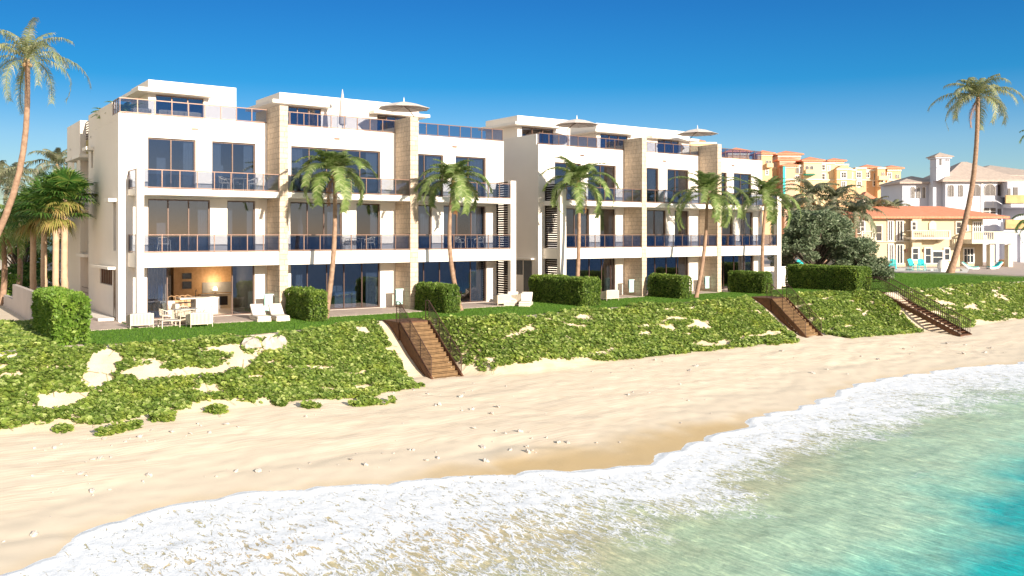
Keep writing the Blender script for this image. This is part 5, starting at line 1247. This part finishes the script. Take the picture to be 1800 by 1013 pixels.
def win(root, fr, p0, p1, y0, y1, v, nx=2, arched=False, frame='white', glassm='glassdark', tr=.18, surround=True):
    a, b, zt, zb = fr.u(p0), fr.u(p1), fr.z(y0), fr.z(y1); m = MB()
    if arched:
        arch(m, fr, p0, p1, y0, y1, v, .10); o = m.build('window', M[glassm], root); mm = MB(); r = (b-a)/2; c = (a+b)/2; q = [(a, zb), (a, zt-r)]+[(c-r*math.cos(math.pi*i/8), zt-r+r*math.sin(math.pi*i/8)) for i in range(1, 8)]+[(b, zt-r), (b, zb)]
        for i in range(len(q)-1): mm.bar((q[i][0], v-.12, q[i][1]), (q[i+1][0], v-.12, q[i+1][1]), .06)
        mm.bar((c, v-.11, zb), (c, v-.11, zt), .035); mm.build('frame', M[frame], o); return o
    o = m.box(a, b, v-.06, v-.01, zb, zt).build('window', M[glassm], root); mm = MB()
    if surround: mm.box(a-tr, a, v-.14, v-.005, zb-tr, zt+tr).box(b, b+tr, v-.14, v-.005, zb-tr, zt+tr).box(a, b, v-.14, v-.005, zt, zt+tr).box(a, b, v-.14, v-.005, zb-tr, zb)
    for k in range(1, nx): xx = a+(b-a)*k/nx; mm.box(xx-.05, xx+.05, v-.12, v-.06, zb, zt)
    if zt-zb < 2.6: zz = zb+(zt-zb)*.52; mm.box(a, b, v-.11, v-.061, zz-.04, zz+.04)
    if mm.v: mm.build('frame', M[frame], o)
    return o
# ---- orange condominium, far off
A = Fr(260); rt = empty('condominium', A.loc, A.rz, 'large orange and yellow condominium with red hip roofs far behind the palms', 'apartment building')
def vol(mat, p0, p1, y0, v0, v1, y1=430, name='wing'): m = MB(); fbox(m, A, p0, p1, y1, y0, v0, v1); return m.build(name, M[mat], rt)
def roof(p0, p1, ye, ya, v0, v1, parent): m = MB(); m.hip(A.u(p0), A.u(p1), v0, v1, A.z(ye), A.z(ya)-A.z(ye), .8, .4); return m.build('roof', M['redtile'], parent)
def trim(p0, p1, y, v, parent, h=.55): m = MB(); m.box(A.u(p0)-.1, A.u(p1)+.1, v-.28, v-.01, A.z(y)-h/2, A.z(y)+h/2); return m.build('cornice', M['villtrim'], parent)
vv = [  # mat, p0,p1,ytop, v0,v1, roof(ye,ya) or None
 ('oran', 1335, 1361, 270, 2, 8, (268, 262)), ('yell', 1360, 1378, 291, 6, 14, None), ('salm', 1378, 1419, 270, 6, 14, (267, 260)), ('salm', 1376, 1403, 281, 3, 6, (279, 274)),
 ('salm', 1379, 1398, 292, 0, 3, (290, 286)), ('yell', 1397, 1416, 289, 2, 6, None), ('yell', 1415, 1447, 283, 1, 9, (281, 274)), ('yell', 1441, 1474, 284, 3, 12, None), ('yell', 1473, 1512, 284, 9, 18, None),
 ('yell', 1478, 1504, 279, 9.5, 17, (277, 272)), ('oran', 1473, 1500, 296, 1, 9, None), ('oran', 1499, 1512, 296, 3, 9, None), ('oran', 1511, 1530, 293, 3, 10, None), ('oran', 1529, 1552, 296, 5, 12, None),
 ('oran', 1537, 1566, 293, 9, 15, (290, 284)), ('oran', 1550, 1564, 293, 3, 9, None), ('oran', 1563, 1582, 298, 5, 12, None), ('oran', 1570, 1594, 296, 4, 11, (293, 288)),
 ('yell', 1214, 1262, 249, 2, 12, None), ('oran', 1284, 1322, 268, 3, 10, (264, 256)), ('yell', 1216, 1240, 247.5, 4, 11, (246, 240))]
for mt, p0, p1, yt, v0, v1, rf in vv:
    w_ = vol(mt, p0, p1, yt, v0, v1)
    if rf: roof(p0, p1, rf[0], rf[1], v0, v1, w_)
    trim(p0, p1, yt+1.6, v0, w_)
    if yt > 280: trim(p0, p1, 315.5, v0, w_, .4)
m = MB(); m.prismy([(A.u(1472), A.z(296)), (A.u(1501), A.z(296)), (A.u(1490), A.z(291.5)), (A.u(1484), A.z(290))], 1, 5); m.build('gable', M['oran'], rt)
m = MB(); fbox(m, A, 1376, 1380, 345, 290, -.4, 0); m.build('glazed_strip', M['turq'], rt)
m = MB(); m.prismx([(-1.6, A.z(308.5)), (1, A.z(305)), (1, A.z(308.5))], A.u(1414), A.u(1432)); m.build('awning', M['awning'], rt)
for (p0, p1, y0, y1, v, nx, ar, fr_) in [(1350, 1354, 281, 292, 2, 1, 1, 'white'), (1355.5, 1359, 281, 292, 2, 1, 1, 'white'), (1364, 1368, 296, 304, 6, 2, 1, 'white'), (1364, 1368, 309, 317, 6, 2, 0, 'white'), (1350, 1353, 299, 306, 2, 1, 0, 'white'),
        (1403, 1408, 294, 304, 2, 2, 1, 'white'), (1402, 1409, 309, 318, 2, 2, 0, 'white'), (1409.5, 1413, 292, 304, 2, 2, 0, 'white'), (1418, 1423.5, 291, 303, 1, 1, 1, 'white'), (1426, 1431.5, 291, 303, 1, 1, 1, 'white'), (1446, 1456, 289, 297.5, 3, 2, 0, 'white'), (1446, 1456, 305, 314, 3, 2, 0, 'white'),
        (1481, 1489, 303, 312, 1, 2, 0, 'white'), (1482, 1488, 320, 327, 1, 2, 0, 'white'), (1501.5, 1504.5, 303, 311, 3, 1, 0, 'white'), (1513, 1520, 302, 311, 3, 2, 0, 'white'), (1514, 1520, 319, 327, 3, 2, 0, 'white'), (1532, 1540, 301, 310, 5, 2, 0, 'white'), (1548, 1551.5, 302, 314, 5, 1, 1, 'white'),
        (1557, 1559, 302, 312, 3, 1, 1, 'white'), (1560.5, 1562.5, 302, 312, 3, 1, 1, 'white'), (1547.5, 1551.5, 317, 325, 5, 1, 0, 'white'), (1556.5, 1560, 317, 325, 3, 1, 0, 'white'), (1571, 1576, 303, 313, 4, 2, 0, 'white'), (1571, 1576, 320, 327, 4, 2, 0, 'white'), (1571, 1576, 334, 341, 4, 2, 0, 'white'),
        (1585, 1587.5, 305, 312, 4, 1, 1, 'white'), (1588.5, 1591, 305, 312, 4, 1, 1, 'white'), (1586, 1590, 322, 327, 4, 1, 0, 'white'), (1586, 1590, 336, 340, 4, 1, 0, 'white'), (1586, 1590, 350, 354, 4, 1, 0, 'white'), (1462, 1464, 291, 298, 3, 1, 0, 'white')]:
    win(rt, A, p0, p1, y0, y1, v, nx, bool(ar), fr_, tr=.3)
m = MB()
for p0, p1, y in ((1417, 1433, 303.5), (1349, 1360, 292.5), (1546, 1564, 314.5), (1546, 1564, 326)): m.box(A.u(p0), A.u(p1), .2, 1.9, A.z(y)-.3, A.z(y)+.9)
m.build('balcony', M['yell'], rt)
# small red roof pavilion
B = Fr(150); rt = empty('pavilion', B.loc, B.rz, 'small cream pavilion with red hip roof half hidden by palms above the villa roof', 'pavilion')
m = MB(); fbox(m, B, 1518, 1535, 440, 348.5, 0, 3); m.build('wall', M['villtrim'], rt); m = MB(); m.hip(B.u(1518), B.u(1535), 0, 3, B.z(348), 1.1, .35, .15); m.build('roof', M['redtile'], rt)
# ---- white villa
W = Fr(150); rt = empty('white_villa', W.loc, W.rz, 'white three-storey villa with arched windows, square chimney tower and tan hip roof', 'villa')
m = MB(); fbox(m, W, 1600, 1662, 480, 318, 3, 12); fbox(m, W, 1646, 1664, 480, 317, 1.2, 3); fbox(m, W, 1662, 1752, 480, 317, 0, 12)
# angled right bay
m.prism([(W.u(1752), 0), (W.u(1768), 1.2), (W.u(1784), 3.6), (W.u(1784), 12), (W.u(1752), 12)], W.z(480), W.z(317))
m.build('wall', M['whitew'], rt)
m = MB(); m.hip(W.u(1662), W.u(1786), 0, 11, W.z(316.5), W.z(280)-W.z(316.5), .9, .35); m.build('roof', M['tantile'], rt)
m = MB(); m.hip(W.u(1600), W.u(1661.9), 3, 10, W.z(318.5), 1.25, .8, .3); m.build('roof', M['tantile'], rt)
m = MB(); fbox(m, W, 1647.5, 1671, 318, 279, .3, 2.6); fbox(m, W, 1647, 1671.5, 294.5, 293.5, .2, 2.7); fbox(m, W, 1645, 1674, 278.6, 275, .05, 2.9); tw = m.build('chimney', M['whitew'], rt)
m = MB(); m.hip(W.u(1646), W.u(1673), .2, 2.8, W.z(274.6), .75, .35, .12); m.build('chimney_roof', M['tantile'], tw)
m = MB(); fbox(m, W, 1653, 1656.5, 290, 279.5, .25, .3); fbox(m, W, 1664, 1665.5, 283, 280, .25, .3); fbox(m, W, 1667.5, 1669, 283, 280, .25, .3); m.build('chimney_slot', M['browndark'], tw)
for p0, p1, y0, y1, v in ((1616, 1621.5, 327, 347, 3), (1625.5, 1631, 327, 347, 3), (1635, 1640.5, 327, 347, 3), (1667, 1676, 325, 345.5, 0), (1685, 1692, 325, 345.5, 0), (1706, 1723, 324, 344.5, 0), (1730, 1749, 323.5, 343.5, 0)):
    win(rt, W, p0, p1, y0, y1, v, 2, True, 'white', 'browndark')
for (pa, pb) in ((1755, 1760), (1761.5, 1766)):   # on the angled face
    x0 = W.u(pa); x1 = W.u(pb)
    for (y0, y1) in ((325, 344), (367, 387)):
        m = MB(); k = 1.2/(W.u(1768)-W.u(1752)); f0 = (x0-W.u(1752))*k; f1 = (x1-W.u(1752))*k
        m.add([(x0, f0-.08, W.z(y1)), (x1, f1-.08, W.z(y1)), (x1, f1-.08, W.z(y0)), (x0, f0-.08, W.z(y0)), (x0, f0+.05, W.z(y1)), (x1, f1+.05, W.z(y1)), (x1, f1+.05, W.z(y0)), (x0, f0+.05, W.z(y0))], [(0, 1, 2, 3), (4, 7, 6, 5), (0, 4, 5, 1), (1, 5, 6, 2), (2, 6, 7, 3), (3, 7, 4, 0)]); m.build('window', M['browndark'], rt)
for (pa, pb) in ((1772, 1775.5), (1778.5, 1782)):
    x0 = W.u(pa); x1 = W.u(pb)
    for (y0, y1) in ((326, 344),):
        m = MB(); k = 2.4/(W.u(1784)-W.u(1768)); f0 = 1.2+(x0-W.u(1768))*k; f1 = 1.2+(x1-W.u(1768))*k
        m.add([(x0, f0-.1, W.z(y1)), (x1, f1-.1, W.z(y1)), (x1, f1-.1, W.z(y0)), (x0, f0-.1, W.z(y0)), (x0, f0+.05, W.z(y1)), (x1, f1+.05, W.z(y1)), (x1, f1+.05, W.z(y0)), (x0, f0+.05, W.z(y0))], [(0, 1, 2, 3), (4, 7, 6, 5), (0, 4, 5, 1), (1, 5, 6, 2), (2, 6, 7, 3), (3, 7, 4, 0)]); m.build('window', M['browndark'], rt)
win(rt, W, 1729, 1750, 366, 378, 0, 2, False, 'white', 'browndark', surround=False)
m = MB()
for p0, p1, y0, y1 in ((1709, 1719, 350, 365), (1732, 1746, 349, 363)):
    fbox(m, W, p0, p1, y0+.8, y0, -.06, -.005); fbox(m, W, p0, p1, y1, y1-.8, -.06, -.005); fbox(m, W, p0, p0+.8, y1-.8, y0+.8, -.06, -.005); fbox(m, W, p1-.8, p1, y1-.8, y0+.8, -.06, -.005)
fbox(m, W, 1724.5, 1728, 400, 322, -.12, -.005); fbox(m, W, 1662, 1752, 321, 318.5, -.25, -.005)
m.build('moulding', M['white'], rt)
# ---- second white building at the right edge
Q = Fr(146); rt = empty('white_mansion', Q.loc, Q.rz, 'white mansion with tan roof, ochre balconies and arches at the right edge', 'villa')
m = MB(); fbox(m, Q, 1781, 1870, 480, 306, 8, 18); fbox(m, Q, 1786, 1870, 345, 318, 2.5, 7.9); fbox(m, Q, 1786, 1870, 364, 358, 1.5, 7.9)
fbox(m, Q, 1776, 1870, 412, 390, 2.0, 3.0); fbox(m, Q, 1778, 1783, 480, 412, 2.0, 3.0); fbox(m, Q, 1806, 1812, 480, 412, 2, 3); m.build('wall', M['whitew'], rt)
m = MB(); m.hip(Q.u(1752), Q.u(1905), 8, 24, Q.z(303), Q.z(278)-Q.z(303), 1, .4); m.build('roof', M['tantile'], rt); m = MB(); m.hip(Q.u(1782), Q.u(1880), 5, 11, Q.z(317), 1.6, .7, .3); m.build('roof', M['tantile'], rt)
m = MB(); fbox(m, Q, 1776, 1870, 357, 342.5, 1.3, 1.6); fbox(m, Q, 1776, 1870, 402, 386, 1.3, 1.6); m.build('balcony', M['ochre'], rt)
m = MB(); fbox(m, Q, 1786, 1791, 342, 330, 2.42, 2.49); fbox(m, Q, 1796, 1804, 342, 328, 2.42, 2.49); fbox(m, Q, 1776, 1781, 386, 367, 7.9, 7.99); fbox(m, Q, 1786, 1790, 386, 367, 7.9, 7.99); fbox(m, Q, 1783, 1806, 470, 404, 7.9, 7.99)
m.build('window', M['browndark'], rt)
# ---- yellow villa
V_ = Fr(128); rt = empty('yellow_villa', V_.loc, V_.rz, 'two-storey pale yellow beach villa with orange-red hip roof and white balustrades', 'villa'); GZ = 471
m = MB(); fbox(m, V_, 1490, 1604, 476, 381, .8, 12); fbox(m, V_, 1604, 1620, 476, 381, 0, 12); fbox(m, V_, 1620, 1692, 476, 381, .8, 12); fbox(m, V_, 1692, 1742, 476, 381, 2.2, 12); wl = m.build('wall', M['vill'], rt)
m = MB(); m.hip(V_.u(1482), V_.u(1757), 1.2, 12, V_.z(380.5), V_.z(360)-V_.z(380.5), 1.4, .3); rf = m.build('roof', M['redtile'], rt)
m = MB(); fbox(m, V_, 1482, 1757, 385, 382.5, .9, 12); m.build('eaves', M['villtrim'], rf)
for a in ((1510, 1522, 389, 410, .8, 2, 'white'), (1538, 1553, 397, 423, .8, 1, 'villtrim'), (1566, 1572, 389, 423, .8, 2, 'white'), (1581, 1590, 389, 423, .8, 2, 'white'), (1567, 1573, 431, 463, .8, 2, 'white'), (1581, 1590, 431, 463, .8, 2, 'white'),
          (1603, 1609, 391, 404, 0, 1, 'white'), (1604, 1613, 437, 456, 0, 1, 'white'), (1631, 1640, 437, 463, .8, 1, 'white'), (1644, 1661, 443, 463, .8, 1, 'white'), (1665, 1673, 438, 457, .8, 1, 'white'), (1686, 1693, 391, 410, .8, 1, 'villtrim'),
          (1705, 1713, 389, 406, 2.2, 1, 'white'), (1725, 1738, 391, 407, 2.2, 4, 'white'), (1691, 1698, 438, 462, 2.2, 1, 'white'), (1708, 1724, 438, 462, 2.2, 3, 'white')):
    win(rt, V_, a[0], a[1], a[2], a[3], a[4], a[5], False, a[6])
m = MB(); arch(m, V_, 1637, 1650, 388, 404, .8, .14); m.build('shell_niche', M['villtrim'], rt)
def balustrade(p0, p1, y0, y1, yb, v0, v1, solid_from=None, brackets=True):
    m = MB(); a, b = V_.u(p0), V_.u(p1); zt, zb, z0 = V_.z(y0), V_.z(y1), V_.z(yb)
    m.box(a-.1, b+.1, v0-.1, v1, z0, zb); m.box(a-.05, b+.05, v0-.05, v0+.2, zt-.14, zt); m.box(a-.05, a+.2, v0+.2, v1, zt-.14, zt)
    e = b if solid_from is None else V_.u(solid_from)
    n = int((e-a)/.27)
    for i in range(n): x = a+(e-a)*(i+.5)/n; m.tube([(x, v0+.08, zb), (x, v0+.08, zb+.12), (x, v0+.08, zb+.3), (x, v0+.08, zt-.14)], [.05, .095, .06, .05], 6)
    for x in (a+.08, e-.08): m.box(x-.13, x+.13, v0-.055, v0+.205, zb, zt-.141)
    if solid_from: m.box(e, b, v0, v0+.15, zb, zt-.14)
    o = m.build('balcony', M['villtrim'], rt)
    if brackets:
        mm = MB()
        for t in (.12, .85): x = a+(b-a)*t; mm.prismx([(v0+.2, z0-.002), (v1, z0-.002), (v1, z0-.6)], x-.15, x+.15)
        mm.build('bracket', M['villtrim'], o)
balustrade(1597, 1664, 405, 417, 421, -1.1, .78); balustrade(1699, 1774, 407, 421, 428.5, -1.6, 2.15, 1738, False); balustrade(1512, 1536, 406, 417, 423, -.6, .78)
m = MB(); fbox(m, V_, 1731, 1739, 471, 430, -1.4, -.4); fbox(m, V_, 1763, 1771, 471, 430, -1.4, -.4); m.build('column', M['villtrim'], rt)
m = MB(); fbox(m, V_, 1740, 1776, 472, 428.6, 9, 9.4); m.build('loggia_back', M['browndark'], rt)
m = MB(); fbox(m, V_, 1540, 1604, 426, 424.4, .6, .795); fbox(m, V_, 1604.5, 1619.5, 423, 421.5, -.15, -.005); m.build('string_course', M['villtrim'], rt)
for i, px in enumerate((1596, 1625)):
    o = MB().tube([(V_.u(px), .5, V_.z(444)), (V_.u(px), .5, V_.z(438))], [.10, .22], 6).build('wall_lamp', M['bronze'], rt)
# pool
pz = G+.03
xa, ya = gnd(1571, 473.5, pz); xb, yb = gnd(1650, 474.5, pz)
m = MB()
quad = [gnd(1560, 477, pz), gnd(1700, 479.5, pz), gnd(1705, 471.5, pz), gnd(1560, 470.5, pz)]
m.add([(x, y, pz-.012) for x, y in quad], [(0, 1, 2, 3)]); tag(m.build('pool_edge', M['white']), kind='structure')
m = MB(); quad = [gnd(1592, 475.2, pz), gnd(1692, 476.8, pz), gnd(1690, 473.2, pz), gnd(1592, 472.6, pz)]; m.add([(x, y, pz) for x, y in quad], [(0, 1, 2, 3)])
simple('poolwater', (.10, .30, .42), .1, (.16, .38, .48), .6); tag(m.build('pool_water', M['poolwater']), kind='structure')
# turquoise chairs
def adir(label, px, py, rz):
    x, y = gnd(px, py); r = empty('deck_chair', (x, y, G), rz, label, 'chair', 'turquoise deck chairs by the villa'); f = MB()
    for sx in (-.42, .42): f.box(sx-.06, sx+.06, -.5, .45, .62, .67); f.bar((sx, -.45, 0), (sx, -.45, .62), .05); f.bar((sx, .35, 0), (sx, .35, .62), .05)
    f.build('frame', M['turq'], r); b = MB()
    for k in range(5): x_ = -.32+.16*k; b.prismx([(.05, .35), (.12, .35), (.62, 1.35-.05*abs(k-2)), (.55, 1.35-.05*abs(k-2))], x_-.07, x_+.07)
    b.build('backrest', M['turq'], r); MB().prismx([(-.5, .42), (.1, .34), (.1, .40), (-.5, .48)], -.36, .36).build('seat', M['turq'], r)
adir('turquoise deck chair on the villa terrace, left of the pair', 1604, 472.2, -TH+.25); adir('turquoise deck chair on the villa terrace, right of the pair', 1620, 472.2, -TH-.2); adir('turquoise deck chair beside the grey-green tree on the villa terrace', 1569, 473, -TH-.5); adir('turquoise chair glimpsed behind the end column beyond the long hedge', 1408, 474, -TH)
def pool_lounger(label, px, py, rz):
    x, y = gnd(px, py); r = empty('pool_lounger', (x, y, G), rz, label, 'sun lounger', 'white pool loungers with turquoise pads')
    pr = [(-1.1, .16), (-1.0, .28), (-.3, .2), (.3, .32), (1.1, .95), (1.15, .85), (.4, .1), (-.2, 0), (-.9, 0)]
    MB().prismx(pr, -.36, .36).build('shell', M['white'], r); MB().prismx([(-.95, .30), (-.3, .225), (.28, .345), (1.05, .96), (1.0, 1.03), (.26, .43), (-.3, .31), (-.95, .37)], -.30, .30).build('pad', M['turq'], r)
pool_lounger('white pool lounger with turquoise pad, left of the villa loungers', 1706, 473.5, -TH+1.35); pool_lounger('white pool lounger with turquoise pad, right of the villa loungers', 1748, 473, -TH-1.3)
x, y = gnd(1659, 478); r = empty('pod_chair', (x, y, G), -TH, 'rounded white hooded pod chair beside the tall palm trunk', 'chair')
m = MB(); m.blob((0, .2, .75), (.72, .55, .8), 14, 10); m.build('hood', M['white'], r, True); MB().box(-.55, .55, -.45, .3, 0, .42).build('seat', M['white'], r, bevel=.08)
x, y = gnd(1768, 468); r = empty('wicker_tub', (x, y, G), 0, 'tan wicker tub planter under the villa loggia', 'planter'); MB().tube([(0, 0, 0), (0, 0, .9)], [.75, 1.0], 12).build('basket', M['timber'], r); MB().tube([(0, 0, .88), (0, 0, .95)], [1.03, 1.03], 12).build('rim', M['timber'], r)
# grey neighbour house at left
N = Fr(80); rt = empty('grey_house', N.loc, N.rz, 'blue-grey modern house glimpsed between the stout palm trunks', 'house')
m = MB(); fbox(m, N, 20, 135, 490, 425, 0, 6); fbox(m, N, 60, 135, 423, 421, -.6, 6); m.build('wall', M['greyhouse'], rt)
m = MB(); fbox(m, N, 62, 118, 476, 474, -.3, -.02); fbox(m, N, 62, 122, 440, 438.5, -.3, -.02); m.build('ledge', M['white'], rt); m = MB()
for k in range(4):
    a = (N.u(56+k*3), N.z(470-k*9)); b = (N.u(100+k*3), N.z(432-k*9)); m.prismy([a, (a[0], a[1]-.35), (b[0], b[1]-.35), b], -.9, -.6)
m.build('slanted_slat', M['teal'], rt)
